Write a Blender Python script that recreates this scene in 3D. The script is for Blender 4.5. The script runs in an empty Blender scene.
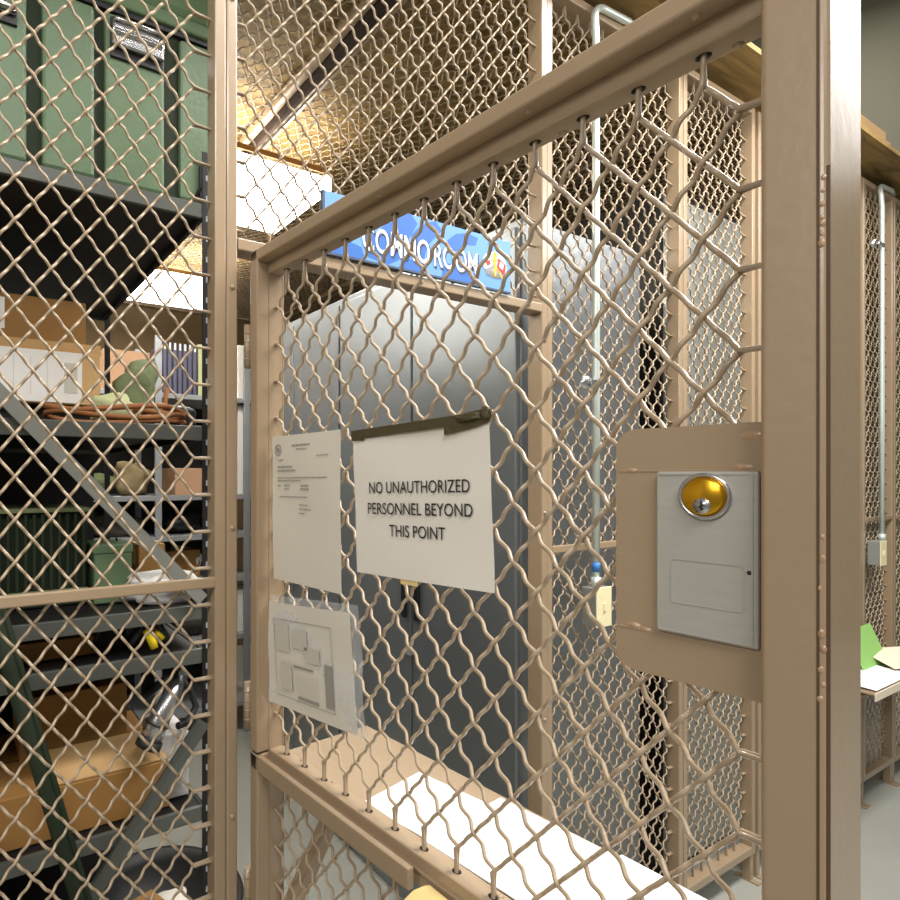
import bpy, bmesh, math, random
import numpy as np
from mathutils import Vector, Matrix
random.seed(7)
PI = math.pi
SC = bpy.context.scene
COL = SC.collection

# ---------------------------------------------------------------- camera
F, CX, CY = 595.0, 295.0, 475.0
CAM = Vector((-.5314, -1.1395, 1.61))
SB, CB = 0.867986, 0.496588
cd = bpy.data.cameras.new('camera'); cam = bpy.data.objects.new('camera', cd); COL.objects.link(cam)
cam.location = CAM; cam.rotation_euler = (PI/2, 0, math.radians(-29.7745))
cd.sensor_width = 36; cd.lens = F/900*36; cd.clip_start = .02
cd.shift_x = (450-CX)/900; cd.shift_y = (CY-450)/900
SC.camera = cam

def ray(x, y):
    r = (x-CX)/F; u = -(y-CY)/F
    return Vector((r*SB+CB, -r*CB+SB, u))
def at(x, y, X=None, Y=None, Z=None):
    """the point of a plane of the place (X, Y or Z constant) that the photo shows at x, y"""
    d = ray(x, y)
    k = (X-CAM.x)/d.x if X is not None else (Y-CAM.y)/d.y if Y is not None else (Z-CAM.z)/d.z
    return CAM+d*k
TD = Vector((.08388, -.99648, 0)); BD = Vector((.99648, .08388, 0))   # along the open gate, and its back normal
GATE_ROT = math.atan2(TD.y, TD.x)
def gate(x, y, yl):
    d = ray(x, y); k = (yl-CAM.dot(BD))/d.dot(BD); p = CAM+d*k
    return p.dot(TD), p.z

# ---------------------------------------------------------------- materials
def srgb(r, g, b):
    return tuple(((c/255)/12.92 if c/255 <= .04045 else ((c/255+.055)/1.055)**2.4) for c in (r, g, b))
def mat(name, col, rough=.5, metal=0., var=.12, scale=6., bump=0., bscale=40., coat=0., emit=0., alpha=1., stretch=None, trans=0.):
    m = bpy.data.materials.new(name); m.use_nodes = True
    nt = m.node_tree; b = nt.nodes['Principled BSDF']
    b.inputs['Roughness'].default_value = rough; b.inputs['Metallic'].default_value = metal
    b.inputs['Coat Weight'].default_value = coat; b.inputs['Coat Roughness'].default_value = .15
    b.inputs['Alpha'].default_value = alpha
    b.inputs['Transmission Weight'].default_value = trans
    tc = nt.nodes.new('ShaderNodeTexCoord')
    src = tc.outputs['Object']
    if stretch:
        mp = nt.nodes.new('ShaderNodeMapping'); mp.inputs['Scale'].default_value = stretch
        nt.links.new(src, mp.inputs['Vector']); src = mp.outputs['Vector']
    n = nt.nodes.new('ShaderNodeTexNoise'); n.inputs['Scale'].default_value = scale; n.inputs['Detail'].default_value = 6
    nt.links.new(src, n.inputs['Vector'])
    mx = nt.nodes.new('ShaderNodeMix'); mx.data_type = 'RGBA'
    nt.links.new(n.outputs['Fac'], mx.inputs['Factor'])
    mx.inputs[6].default_value = (*[c*(1-var) for c in col], 1)
    mx.inputs[7].default_value = (*[min(1, c*(1+var)) for c in col], 1)
    nt.links.new(mx.outputs[2], b.inputs['Base Color'])
    if emit:
        b.inputs['Emission Color'].default_value = (*col, 1); b.inputs['Emission Strength'].default_value = emit
    if bump:
        n2 = nt.nodes.new('ShaderNodeTexNoise'); n2.inputs['Scale'].default_value = bscale; n2.inputs['Detail'].default_value = 4
        nt.links.new(src, n2.inputs['Vector'])
        bp = nt.nodes.new('ShaderNodeBump'); bp.inputs['Strength'].default_value = bump; bp.inputs['Distance'].default_value = .01
        nt.links.new(n2.outputs['Fac'], bp.inputs['Height']); nt.links.new(bp.outputs['Normal'], b.inputs['Normal'])
    return m
M = {}
M['tan'] = mat('tan enamel', srgb(160, 138, 111), .32, 0, .07, 5, .05, 60, .3)
M['wire'] = mat('tan enamel on wire', srgb(170, 150, 124), .35, 0, .1, 30, 0, 40, .2)
M['hole'] = mat('dark hole', (.012, .009, .007), .8)
M['tan_dark'] = mat('tan enamel in a groove', srgb(84, 62, 40), .7, 0, .15, 20)
M['weld'] = mat('tan enamel over weld bead', srgb(176, 144, 112), .3, 0, .1, 50, .4, 80, .4)
M['lock'] = mat('brushed grey metal', srgb(176, 172, 164), .45, .2, .08, 30, .03, 200, stretch=(1, 1, 6))
M['brass'] = mat('brass', srgb(225, 170, 40), .25, .9, .05, 20)
M['steel'] = mat('bright steel', srgb(200, 200, 200), .25, .9, .05, 20)
M['paper'] = mat('white paper', srgb(226, 220, 208), .7, 0, .03, 8)
M['paper_old'] = mat('slightly yellowed paper', srgb(215, 208, 192), .6, 0, .04, 8)
M['paper_white'] = mat('bright white paper', srgb(250, 250, 250), .7, 0, .01, 8)
M['ink'] = mat('black ink', (.02, .02, .02), .7)
M['ink_grey'] = mat('grey ink', srgb(150, 145, 135), .7)
M['ink_pale'] = mat('pale ink', srgb(196, 190, 176), .7)
M['tape'] = mat('olive drab duct tape', srgb(72, 64, 38), .55, 0, .2, 30, .3, 120)
M['sleeve'] = mat('clear plastic', (.85, .87, .88), .15, 0, .02, 8, .25, 25, alpha=.3)
M['manila'] = mat('manila card', srgb(232, 205, 140), .6, 0, .06, 8)
M['manila_edge'] = mat('orange manila edge', srgb(215, 150, 70), .6)
M['cabinet'] = mat('grey cabinet enamel', srgb(138, 143, 146), .36, .65, .05, 3)
M['cabinet_light'] = mat('pale grey cabinet enamel', srgb(180, 184, 180), .38, .6, .05, 3)
M['black'] = mat('black plastic', (.012, .012, .013), .4, 0, .2, 20)
M['shelf'] = mat('dark grey shelf enamel', srgb(90, 93, 87), .42, .2, .12, 6)
M['shelf_deck'] = mat('black shelf deck and gap shade', srgb(26, 24, 24), .5, .2, .25, 6)
M['brace'] = mat('grey galvanised angle', srgb(140, 140, 132), .4, .3, .12, 12)
M['silver'] = mat('pale grey shelf steel', srgb(165, 168, 172), .4, .3, .08, 10)
M['green'] = mat('military green moulded plastic', srgb(98, 122, 88), .4, 0, .2, 5, .1, 90)
M['green_deep'] = mat('dark green plastic and groove shade', srgb(30, 42, 20), .8, 0, .15, 5)
M['olive'] = mat('olive cloth', srgb(112, 122, 84), .9, 0, .25, 9, .5, 30)
M['olive_pale'] = mat('pale olive cloth', srgb(196, 200, 150), .9, 0, .2, 9, .5, 30)
M['camo'] = mat('tan and brown camouflage cloth', srgb(140, 122, 90), .9, 0, .6, 14, .5, 30)
M['camo_dark'] = mat('dark mottled cloth', srgb(62, 56, 50), .9, 0, .6, 14, .5, 30)
M['card'] = mat('brown cardboard', srgb(150, 108, 54), .75, 0, .08, 5, .05, 60)
M['card_pale'] = mat('pale cardboard', srgb(196, 158, 106), .75, 0, .08, 5)
M['card_pink'] = mat('pinkish cardboard', srgb(188, 148, 116), .75, 0, .08, 8)
M['card_tape'] = mat('box tape', srgb(186, 150, 92), .35, 0, .05, 8)
M['label_white'] = mat('white printed label', srgb(232, 228, 220), .6, 0, .03, 8)
M['orange'] = mat('orange brown webbing', srgb(150, 94, 50), .7, 0, .2, 20)
M['yellow'] = mat('yellow plastic', srgb(238, 208, 30), .35, 0, .05, 8)
M['white_plastic'] = mat('white plastic bag', srgb(215, 212, 208), .35, 0, .08, 10, .6, 25)
M['purple'] = mat('dark violet binder cloth', srgb(92, 90, 116), .5, 0, .08, 10)
M['conduit'] = mat('galvanised conduit', srgb(205, 214, 206), .35, .35, .06, 20)
M['box_grey'] = mat('grey electrical box', srgb(150, 152, 146), .45, .3, .06, 20)
M['cream'] = mat('cream cover plate', srgb(238, 228, 184), .4, 0, .04, 20)
M['blue_tape'] = mat('blue tape', srgb(60, 120, 190), .5)
M['sign_blue'] = mat('light blue sign board', srgb(100, 154, 220), .5, 0, .05, 4)
M['sign_deep'] = mat('deep blue print', srgb(40, 104, 186), .5, 0, .05, 4)
M['sign_edge'] = mat('sign edge', srgb(60, 76, 100), .5)
M['navy'] = mat('navy letter shadow', srgb(34, 54, 96), .5)
M['white'] = mat('white print', srgb(250, 250, 250), .5, 0, .01, 4)
M['red'] = mat('red print', srgb(222, 44, 40), .5, 0, .02, 4)
M['gold'] = mat('yellow print', srgb(240, 200, 40), .5, 0, .02, 4)
M['greenpaper'] = mat('green paper', srgb(150, 200, 110), .7, 0, .04, 8)
M['cream_paper'] = mat('cream paper', srgb(236, 222, 198), .7, 0, .04, 8)
M['glow'] = mat('lit fluorescent diffuser', (1, .96, .88), .5, emit=17.)
M['fixture'] = mat('white fixture steel', srgb(220, 215, 200), .4)
M['wood_strip'] = mat('orange stained wood', srgb(176, 120, 50), .6, 0, .25, 10, stretch=(1, 8, 8))
M['infill'] = mat('dark brown of the roof gap', srgb(44, 28, 18), .95, 0, .3, 6, stretch=(8, 1, 8))
M['rubber'] = mat('black rubber', (.018, .018, .017), .55, 0, .3, 20)

def wood_mat():
    m = bpy.data.materials.new('olive brown plywood'); m.use_nodes = True
    nt = m.node_tree; b = nt.nodes['Principled BSDF']; b.inputs['Roughness'].default_value = .6
    tc = nt.nodes.new('ShaderNodeTexCoord'); mp = nt.nodes.new('ShaderNodeMapping'); mp.inputs['Scale'].default_value = (1.2, 9, 9)
    n = nt.nodes.new('ShaderNodeTexNoise'); n.inputs['Scale'].default_value = 2.2; n.inputs['Detail'].default_value = 8; n.inputs['Distortion'].default_value = 1.2
    cr = nt.nodes.new('ShaderNodeValToRGB')
    e = cr.color_ramp.elements; e[0].position = .3; e[0].color = (*srgb(92, 72, 34), 1); e[1].position = .72; e[1].color = (*srgb(166, 136, 78), 1)
    nt.links.new(tc.outputs['Object'], mp.inputs['Vector']); nt.links.new(mp.outputs['Vector'], n.inputs['Vector'])
    nt.links.new(n.outputs['Fac'], cr.inputs['Fac']); nt.links.new(cr.outputs['Color'], b.inputs['Base Color'])
    return m
M['wood'] = wood_mat()
M['concrete'] = mat('grey concrete', srgb(160, 160, 151), .45, 0, .12, 3, .06, 30)
M['wall'] = mat('grey green wall paint', srgb(118, 116, 98), .8, 0, .05, 2)
M['wall_brown'] = mat('brown boarded wall', srgb(112, 92, 62), .8, 0, .2, 3)
M['wall_light'] = mat('pale green grey wall paint', srgb(206, 208, 190), .8, 0, .05, 2)
M['wall_in'] = mat('cream wall paint', srgb(190, 184, 165), .8, 0, .05, 2)

# ---------------------------------------------------------------- mesh helpers
def BM(): return bmesh.new()
def box(bm, x0, x1, y0, y1, z0, z1, bev=0., seg=2, mtx=None):
    t = bmesh.new()
    bmesh.ops.create_cube(t, size=1)
    for v in t.verts:
        v.co = Vector(((x0+x1)/2+v.co.x*(x1-x0), (y0+y1)/2+v.co.y*(y1-y0), (z0+z1)/2+v.co.z*(z1-z0)))
    if bev:
        bmesh.ops.bevel(t, geom=t.edges[:], offset=bev, segments=seg, profile=.5, affect='EDGES')
    merge(bm, t, mtx)
    return bm
def merge(bm, t, mtx=None):
    mp = {}
    for v in t.verts: mp[v] = bm.verts.new(mtx @ v.co if mtx else v.co)
    for f in t.faces:
        try:
            g = bm.faces.new([mp[v] for v in f.verts]); g.smooth = f.smooth
        except ValueError: pass
    t.free()
def tube(bm, pts, r, n=10, cap=True, closed=False):
    pts = [Vector(p) for p in pts]; R = r if isinstance(r, (list, tuple)) else [r]*len(pts)
    rings = []; up = None; N = len(pts)
    for i, p in enumerate(pts):
        a = pts[(i-1) % N] if (closed or i > 0) else p; b = pts[(i+1) % N] if (closed or i < N-1) else p
        t = (b-a).normalized()
        if up is None: up = t.orthogonal().normalized()
        up = (up-t*up.dot(t))
        up = up.normalized() if up.length > 1e-6 else t.orthogonal().normalized()
        s = t.cross(up)
        rings.append([bm.verts.new(p+(up*math.cos(2*PI*k/n)+s*math.sin(2*PI*k/n))*R[i]) for k in range(n)])
    rng = range(N) if closed else range(N-1)
    for i in rng:
        A, B = rings[i], rings[(i+1) % N]
        for k in range(n):
            f = bm.faces.new((A[k], A[(k+1) % n], B[(k+1) % n], B[k])); f.smooth = True
    if cap and not closed:
        bm.faces.new(rings[0][::-1]); bm.faces.new(rings[-1])
    return bm
def lathe(bm, prof, n=32, mtx=None):
    t = bmesh.new(); rings = []
    for r, z in prof:
        if r < 1e-6: rings.append([t.verts.new((0, 0, z))])
        else: rings.append([t.verts.new((r*math.cos(2*PI*k/n), r*math.sin(2*PI*k/n), z)) for k in range(n)])
    for A, B in zip(rings, rings[1:]):
        for k in range(n):
            a = [A[k % len(A)], A[(k+1) % len(A)], B[(k+1) % len(B)], B[k % len(B)]]
            u = []
            for v in a:
                if v not in u: u.append(v)
            if len(u) > 2:
                f = t.faces.new(u); f.smooth = True
    merge(bm, t, mtx); return bm
def prism(bm, poly, y0, y1, mtx=None, bev=0):
    """poly in local x,z pushed along y"""
    t = bmesh.new()
    A = [t.verts.new((x, y0, z)) for x, z in poly]; B = [t.verts.new((x, y1, z)) for x, z in poly]
    t.faces.new(A); t.faces.new(B[::-1])
    for i in range(len(A)):
        j = (i+1) % len(A); t.faces.new((A[j], A[i], B[i], B[j]))
    bmesh.ops.recalc_face_normals(t, faces=t.faces[:])
    if bev: bmesh.ops.bevel(t, geom=t.edges[:], offset=bev, segments=2, affect='EDGES')
    merge(bm, t, mtx); return bm
def rrect(x0, x1, z0, z1, r, n=6, corners=(1, 1, 1, 1)):
    pts = []
    for (cx, cz, a0, on) in ((x1-r, z1-r, 0, corners[0]), (x0+r, z1-r, 90, corners[1]), (x0+r, z0+r, 180, corners[2]), (x1-r, z0+r, 270, corners[3])):
        if on:
            for k in range(n+1):
                a = math.radians(a0+90*k/n); pts.append((cx+r*math.cos(a), cz+r*math.sin(a)))
        else:
            s = {0: (x1, z1), 90: (x0, z1), 180: (x0, z0), 270: (x1, z0)}[a0]; pts.append(s)
    return pts
def quad(bm, *pts):
    return bm.faces.new([bm.verts.new(p) for p in pts])
def blob(bm, c, s, seed=0, amp=.18, sub=3, flat=None):
    """a soft lumpy bag"""
    t = bmesh.new(); bmesh.ops.create_icosphere(t, subdivisions=sub, radius=1)
    rnd = random.Random(seed); ph = [rnd.uniform(0, 6) for _ in range(9)]
    for v in t.verts:
        p = v.co
        k = 1+amp*(math.sin(3*p.x+ph[0])*math.sin(3*p.y+ph[1])+.6*math.sin(6*p.z+ph[2]+2*p.x)+.5*math.sin(7*p.y+ph[3]+4*p.z))
        q = Vector((math.copysign(abs(p.x)**.75, p.x), math.copysign(abs(p.y)**.75, p.y), math.copysign(abs(p.z)**.8, p.z)))*k
        v.co = Vector((c[0]+q.x*s[0], c[1]+q.y*s[1], c[2]+max(q.z, -.98)*s[2]))
    for f in t.faces: f.smooth = True
    merge(bm, t); return bm
def obj(name, bm, m, parent=None, loc=None, mtx=None):
    me = bpy.data.meshes.new(name); bm.normal_update(); bm.to_mesh(me); bm.free()
    me.materials.append(m); o = bpy.data.objects.new(name, me); COL.objects.link(o)
    if parent: o.parent = parent
    if loc: o.location = loc
    if mtx is not None: o.matrix_local = mtx
    return o
def tag(o, label, cat, group=None, kind=None):
    if label: o['label'] = label
    if cat: o['category'] = cat
    if group: o['group'] = group
    if kind: o['kind'] = kind
    return o
def thing(name, label, cat, loc=(0, 0, 0), rz=0, group=None):
    o = bpy.data.objects.new(name, None); o.empty_display_size = .1; COL.objects.link(o)
    o.location = loc; o.rotation_euler = (0, 0, rz)
    return tag(o, label, cat, group)
def struct(name, bm, m):
    o = obj(name, bm, m); o['kind'] = 'structure'; return o
def dup(root, loc, label, group=None, rz=None):
    r = root.copy(); COL.objects.link(r); r.location = loc; r['label'] = label
    if rz is not None: r.rotation_euler = (0, 0, rz)
    if group: r['group'] = group
    for ch in list(root.children):
        c = ch.copy(); COL.objects.link(c); c.parent = r
        for g in ch.children:
            d = g.copy(); COL.objects.link(d); d.parent = c
    return r
def text(name, s, height, m, parent, mtx, width=None, bold=0., thick=.0003, align='CENTER'):
    cu = bpy.data.curves.new(name, 'FONT'); cu.body = s; cu.align_x = align; cu.align_y = 'CENTER'
    cu.size = 1; cu.offset = bold; cu.extrude = 0; cu.resolution_u = 4
    to = bpy.data.objects.new(name, cu); COL.objects.link(to)
    dg = bpy.context.evaluated_depsgraph_get(); dg.update()
    me = bpy.data.meshes.new_from_object(to.evaluated_get(dg))
    bpy.data.objects.remove(to); bpy.data.curves.remove(cu)
    co = np.empty(len(me.vertices)*3); me.vertices.foreach_get('co', co); co = co.reshape(-1, 3)
    k = height/(co[:, 1].max()-co[:, 1].min())
    w = co[:, 0].max()-co[:, 0].min(); kx = (width/w) if width else k
    mx = (co[:, 0].max()+co[:, 0].min())/2; my = (co[:, 1].max()+co[:, 1].min())/2
    co[:, 0] = (co[:, 0]-mx)*kx; co[:, 1] = (co[:, 1]-my)*k; co[:, 2] = 0
    me.vertices.foreach_set('co', co.ravel()); me.update()
    me.materials.clear(); me.materials.append(m)
    o = bpy.data.objects.new(name, me); COL.objects.link(o); o.parent = parent; o.matrix_local = mtx
    return o
UP = Matrix.Rotation(PI/2, 4, 'X')      # flat text stood up to face -Y

# ---------------------------------------------------------------- crimped diamond wire
def wire_mesh(W, H, r=.003, amp=.0036, ph=.060, pv=.0745, mrg=.024, S=5, K=7, holes=None, zoff=None, lat=None):
    """woven crimped wire filling 0..W x 0..H in local x,z ; returns a mesh, plus hole places"""
    nx = max(2, round((W-2*mrg)/(ph/2))); nz = max(2, round((H-2*mrg)/(pv/2)))
    dx = (W-2*mrg)/nx; dz = (H-2*mrg)/nz
    mz = mrg
    if zoff is not None:
        dz = pv/2; mz = zoff; nz = int((H-mz-.008)/dz)
    V = []; Fc = []; base = 0
    ca = np.cos(2*PI*np.arange(K)/K); sa = np.sin(2*PI*np.arange(K)/K)
    mx, par = mrg, 0
    if lat: mx, dx, nx, mz, dz, nz, par = lat
    def stub(i, j, sgn, first):
        x = mx+i*dx; z = mz+j*dz; o = r*.5*sgn
        if i == 0: return (-.004, z+o)
        if i == nx: return (W+.004, z+o)
        if j == 0: return (x+o, -.004)
        return (x+o, H+.004)
    def wire(nodes, fam):
        nonlocal base
        P = []
        i0, j0 = nodes[0]; i1, j1 = nodes[-1]
        s0 = stub(i0, j0, fam, True)
        n0 = (mx+i0*dx, mz+j0*dz)
        for u in (0, .35, .7):
            P.append((s0[0]+(n0[0]+(s0[0]-n0[0])*.25-s0[0])*u, (1 if i0 % 2 == 0 else -1)*fam*amp*.7, s0[1]+(n0[1]+(s0[1]-n0[1])*.0-s0[1])*u))
        for (ia, ja), (ib, jb) in zip(nodes, nodes[1:]):
            sg = (1 if ia % 2 == 0 else -1)*fam
            for k in range(S):
                u = k/S; c = math.cos(PI*u)
                c = .12*c+.88*math.cos(3*PI*u)
                P.append((mx+(ia+(ib-ia)*u)*dx, sg*amp*c, mz+(ja+(jb-ja)*u)*dz))
        sg = (1 if i1 % 2 == 0 else -1)*fam
        n1 = (mx+i1*dx, mz+j1*dz); P.append((n1[0], sg*amp, n1[1]))
        s1 = stub(i1, j1, fam, False)
        for u in (.3, .65, 1):
            P.append((n1[0]+(s1[0]-n1[0])*u, sg*amp*.7, n1[1]+(s1[1]-n1[1])*u))
        P = np.array(P); T = np.gradient(P, axis=0); T /= np.linalg.norm(T, axis=1)[:, None]
        sd = np.cross(T, np.array([0, 1., 0])); sd /= np.maximum(np.linalg.norm(sd, axis=1), 1e-9)[:, None]
        u2 = np.cross(sd, T)
        ring = P[:, None, :]+r*(sd[:, None, :]*ca[None, :, None]+u2[:, None, :]*sa[None, :, None])
        V.append(ring.reshape(-1, 3)); n = len(P)
        a = base+np.arange(n-1)[:, None]*K+np.arange(K)[None, :]
        b = base+np.arange(n-1)[:, None]*K+(np.arange(K)[None, :]+1) % K
        Fc.append(np.stack([a, b, b+K, a+K], -1).reshape(-1, 4)); base += n*K
    for i in range(0, nx+1):
        for j in range(0, nz+1):
            if (i+j+par) % 2: continue
            if i == 0 or j == 0:
                k = min(nx-i, nz-j)
                if k > 0: wire([(i+q, j+q) for q in range(k+1)], 1)
            if i == 0 or j == nz:
                k = min(nx-i, j)
                if k > 0: wire([(i+q, j-q) for q in range(k+1)], -1)
    if holes is not None:
        for j in range(nz+1):
            if (j+par) % 2 == 0: holes.append(('L', mz+j*dz))
            if (nx+j+par) % 2 == 0: holes.append(('R', mz+j*dz))
        for i in range(1, nx):
            if (i+par) % 2 == 0: holes.append(('B', mx+i*dx))
            if (nz+i+par) % 2 == 0: holes.append(('T', mx+i*dx))
    V = np.concatenate(V); Fc = np.concatenate(Fc)
    me = bpy.data.meshes.new('wire_mesh')
    me.vertices.add(len(V)); me.vertices.foreach_set('co', V.ravel())
    me.loops.add(Fc.size); me.loops.foreach_set('vertex_index', Fc.ravel().astype(np.int32))
    me.polygons.add(len(Fc)); me.polygons.foreach_set('loop_start', np.arange(0, Fc.size, 4, dtype=np.int32))
    me.polygons.foreach_set('loop_total', np.full(len(Fc), 4, dtype=np.int32))
    me.polygons.foreach_set('use_smooth', np.ones(len(Fc), dtype=bool))
    me.update(calc_edges=True); me.validate()
    return me
def add_wire(W, H, parent, loc, rot=None, name='wire_mesh', **k):
    me = wire_mesh(W, H, **k); me.materials.append(M['wire'])
    o = bpy.data.objects.new(name, me); COL.objects.link(o); o.parent = parent; o.location = loc
    if rot: o.rotation_euler = rot
    return o

# ================================================================= SETTING
bm = BM(); box(bm, -4, 8, -4, 4.3, -.1, 0); struct('floor', bm, M['concrete'])
bm = BM(); box(bm, -4, 7.2, -.125, 4.05, 3.105, 3.125); struct('ceiling', bm, M['wood'])
bm = BM(); box(bm, -4, 8, 4.05, 4.2, 0, 6.5); struct('wall_back', bm, M['wall'])
bm = BM(); box(bm, -2.4, 6, 4.0, 4.05, 0, 3.1); struct('wall_inner', bm, M['wall_brown'])
bm = BM(); box(bm, 7.2, 7.4, -4, 4.05, 0, 6.5); struct('wall_right', bm, M['wall'])
bm = BM(); box(bm, -2.6, -2.45, -.0, 4.05, 0, 3.1); struct('wall_left', bm, M['wall_in'])
pc = at(889.5, 60, Y=3.85)
bm = BM(); box(bm, pc.x, pc.x+.5, 3.85, 4.05, 3.125, 6.5); struct('trim_1', bm, M['wall_light'])

# ================================================================= FENCE
PV = .0762
FW, FD = .025, .044         # frame width and depth
TOP, BOT = 3.06, .113
def stile_bm(x0, x1, z0, z1, y0=0, y1=FD):
    b = BM(); box(b, x0, x1, y0, y1, z0, z1, .003); return b
def panel(label, X0, X1, z0=BOT, z1=TOP, rail=True, near=False, feet=True, bottom=True):
    t = thing('wire_partition', label, 'fence panel', (X0, 0, 0), 0, 'wire partition panels')
    W = X1-X0
    obj('stile', stile_bm(0, FW, z0, z1), M['tan'], t); obj('stile', stile_bm(W-FW, W, z0, z1), M['tan'], t)
    obj('top_rail', stile_bm(FW, W-FW, z1-FW, z1), M['tan'], t)
    zb = z0
    if bottom:
        obj('bottom_rail', stile_bm(FW, W-FW, z0, z0+.03), M['tan'], t); zb = z0+.03
    if rail:
        obj('middle_rail', stile_bm(FW-.002, W-FW+.002, 1.379, 1.401, -.001, .011), M['tan'], t)
    nx_ = max(2, round((W-2*FW-2*(.036 if near else .026))/(.0613/2)))
    zo = (2.026-zb) % PV
    if nx_ % 2: zo = (zo+PV/2) % PV
    zo = zo if zo > .012 else zo+PV
    kw = dict(S=12, K=8) if near else dict(S=10, K=6)
    add_wire(W-2*FW, z1-FW-zb, t, (FW, FD/2+.004, zb), mrg=.036 if near else .026, zoff=zo, r=.0029 if near else .0027, amp=.0034, ph=.0613, pv=PV, **kw)
    if feet:
        for x in (FW/2, W-FW/2):
            fb = BM(); box(fb, x-.012, x+.012, .008, .036, .0, z0); box(fb, x-.0125, x+.0125, -.02, .064, 0, .006)
            obj('foot', fb, M['tan'], t)
    return t
panel('woven wire fence panel with a middle rail left of the gate, nearest to the camera', -1.32, -.0435, near=True)
panel('woven wire fence panel directly right of the gate opening, carrying the white conduit', .966, 1.695)
panel('woven wire fence panel second to the right of the gate opening', 1.70, 2.222)
panel('woven wire fence panel third to the right of the gate opening, mostly behind the gate edge', 2.25, 3.30)
panel('narrow woven wire fence panel with a grey conduit, seen right of the open gate edge', 3.31, 3.715)
panel('woven wire fence panel at the far right end, only its edge in view', 3.72, 4.9)
tp = thing('wire_partition', 'woven wire transom panel above the gate opening behind the blue sign', 'fence panel', (-.018, 0, 0), 0, 'wire partition panels')
obj('top_rail', stile_bm(0, .959, TOP-FW, TOP), M['tan'], tp)
add_wire(.959, TOP-FW-2.106, tp, (0, FD/2, 2.106), S=12, K=7, mrg=.026, r=.0028, amp=.0034)
# door posts and header
def post(name, label, x0, x1, cat='post'):
    t = thing(name, label, cat, ((x0+x1)/2, 0, 0)); w = (x1-x0)/2
    b = BM(); box(b, -w, w, -.002, FD+.004, .008, TOP, .004); obj('upright', b, M['tan'], t)
    b = BM(); box(b, -w, w, -.04, .09, 0, .008, .002); obj('base_plate', b, M['tan'], t)
    for z in (.3, .9, 1.5, 2.0, 2.6):
        b = BM(); lathe(b, [(.0, -.0045), (.004, -.004), (.006, 0)], 10, Matrix.Translation((0, -.002, z)) @ Matrix.Rotation(-PI/2, 4, 'X'))
        obj('rivet', b, M['tan'], t)
    return t
post('gate_post', 'tan steel hinge post on the left side of the gate opening', -.0430, -.0182)
post('gate_post', 'tan steel strike post on the right side of the gate opening', .9412, .9655)
h = thing('gate_header', 'tan steel header beam across the gate opening under the blue sign', 'header', (-.018, 0, 2.08))
b = BM(); box(b, 0, .984-.025, -.004, FD, 0, .026, .003); obj('beam', b, M['tan'], h)
for x in (.1, .5, .9):
    b = BM(); lathe(b, [(.0, -.005), (.004, -.004), (.006, 0)], 10, Matrix.Translation((x, -.004, .013)) @ Matrix.Rotation(-PI/2, 4, 'X'))
    obj('rivet', b, M['tan'], h)

# mesh roof of the cage, hung just below the plywood
def roof(label, X0, X1, Y0, Y1):
    t = thing('wire_roof_panel', label, 'roof panel', (X0, Y0, 3.06), 0, 'wire roof panels')
    W, L = X1-X0, Y1-Y0
    for a in (0, W-.03):
        b = BM(); box(b, a, a+.03, 0, L, 0, .04, .003); obj('side_rail', b, M['tan'], t)
    for a in (0, L-.03):
        b = BM(); box(b, .03, W-.03, a, a+.03, 0, .04, .003); obj('end_rail', b, M['tan'], t)
    add_wire(W-.06, L-.06, t, (.03, .03, .02), rot=(-PI/2, 0, 0), S=8, K=4, ph=.055)
    return t
bx = at(320, 80, Z=3.07).x
roof('woven wire ceiling panel left of the ceiling rail, over the green case', bx-1.55, bx-.05, .06, 3.95)
roof('woven wire ceiling panel over the gate opening and the blue sign', bx, bx+1.45, .06, 3.95)
roof('woven wire ceiling panel over the cabinets at the right', bx+1.47, bx+2.9, .06, 3.95)
b = BM(); box(b, bx-.044, bx-.006, .06, 3.95, 3.03, 3.1, .004); o = obj('ceiling_gap_infill', b, M['infill']); tag(o, 'added dark brown gap joist between the first two wire ceiling panels', 'infill')  # strip added to show the dark gap between the roof panels

# ================================================================= GATE, upper leaf
YA, YB, YM, YE, YS = 0., .028, .046, .075, .096
t264 = gate(264, 475, YB)[0]; t257 = gate(257, 475, YA)[0]; t250 = gate(250, 475, YA)[0]
T0, T1, T2 = t250, t264, .8945
TEND = .9405
ZT = 2.072; ZA = 2.049; ZBt = 2.0265; ZW = 1.045
g = thing('gate_leaf', 'open tan upper gate leaf with woven wire, lock box and taped papers', 'gate', (0, 0, 0), GATE_ROT)
b = BM(); box(b, T0, t257, YA, YE-.008, 1.041, ZT, .003); box(b, t257-.002, T1, YB, YE-.012, 1.024, ZT-.002, .003)
hs = obj('hinge_stile', b, M['tan'], g)
b = BM(); box(b, T0+.001, T2+.02, YA, YE-.008, ZA, ZT, .003); box(b, t257-.001, T2+.02, YB, YE-.012, ZBt, ZA+.002, .003)
tr = obj('top_rail', b, M['tan'], g)
b = BM(); box(b, t257, T2+.02, YB, YE-.012, 1.022, ZW, .003)
box(b, t257, T2+.02, YB-.004, YB+.004, 1.022, 1.026, .001)
br = obj('bottom_rail', b, M['tan'], g)
b = BM(); box(b, T2, TEND, YA, YS, 1.03, ZT+.001, .005, 4)
fs = obj('lock_stile', b, M['tan'], g)
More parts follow.
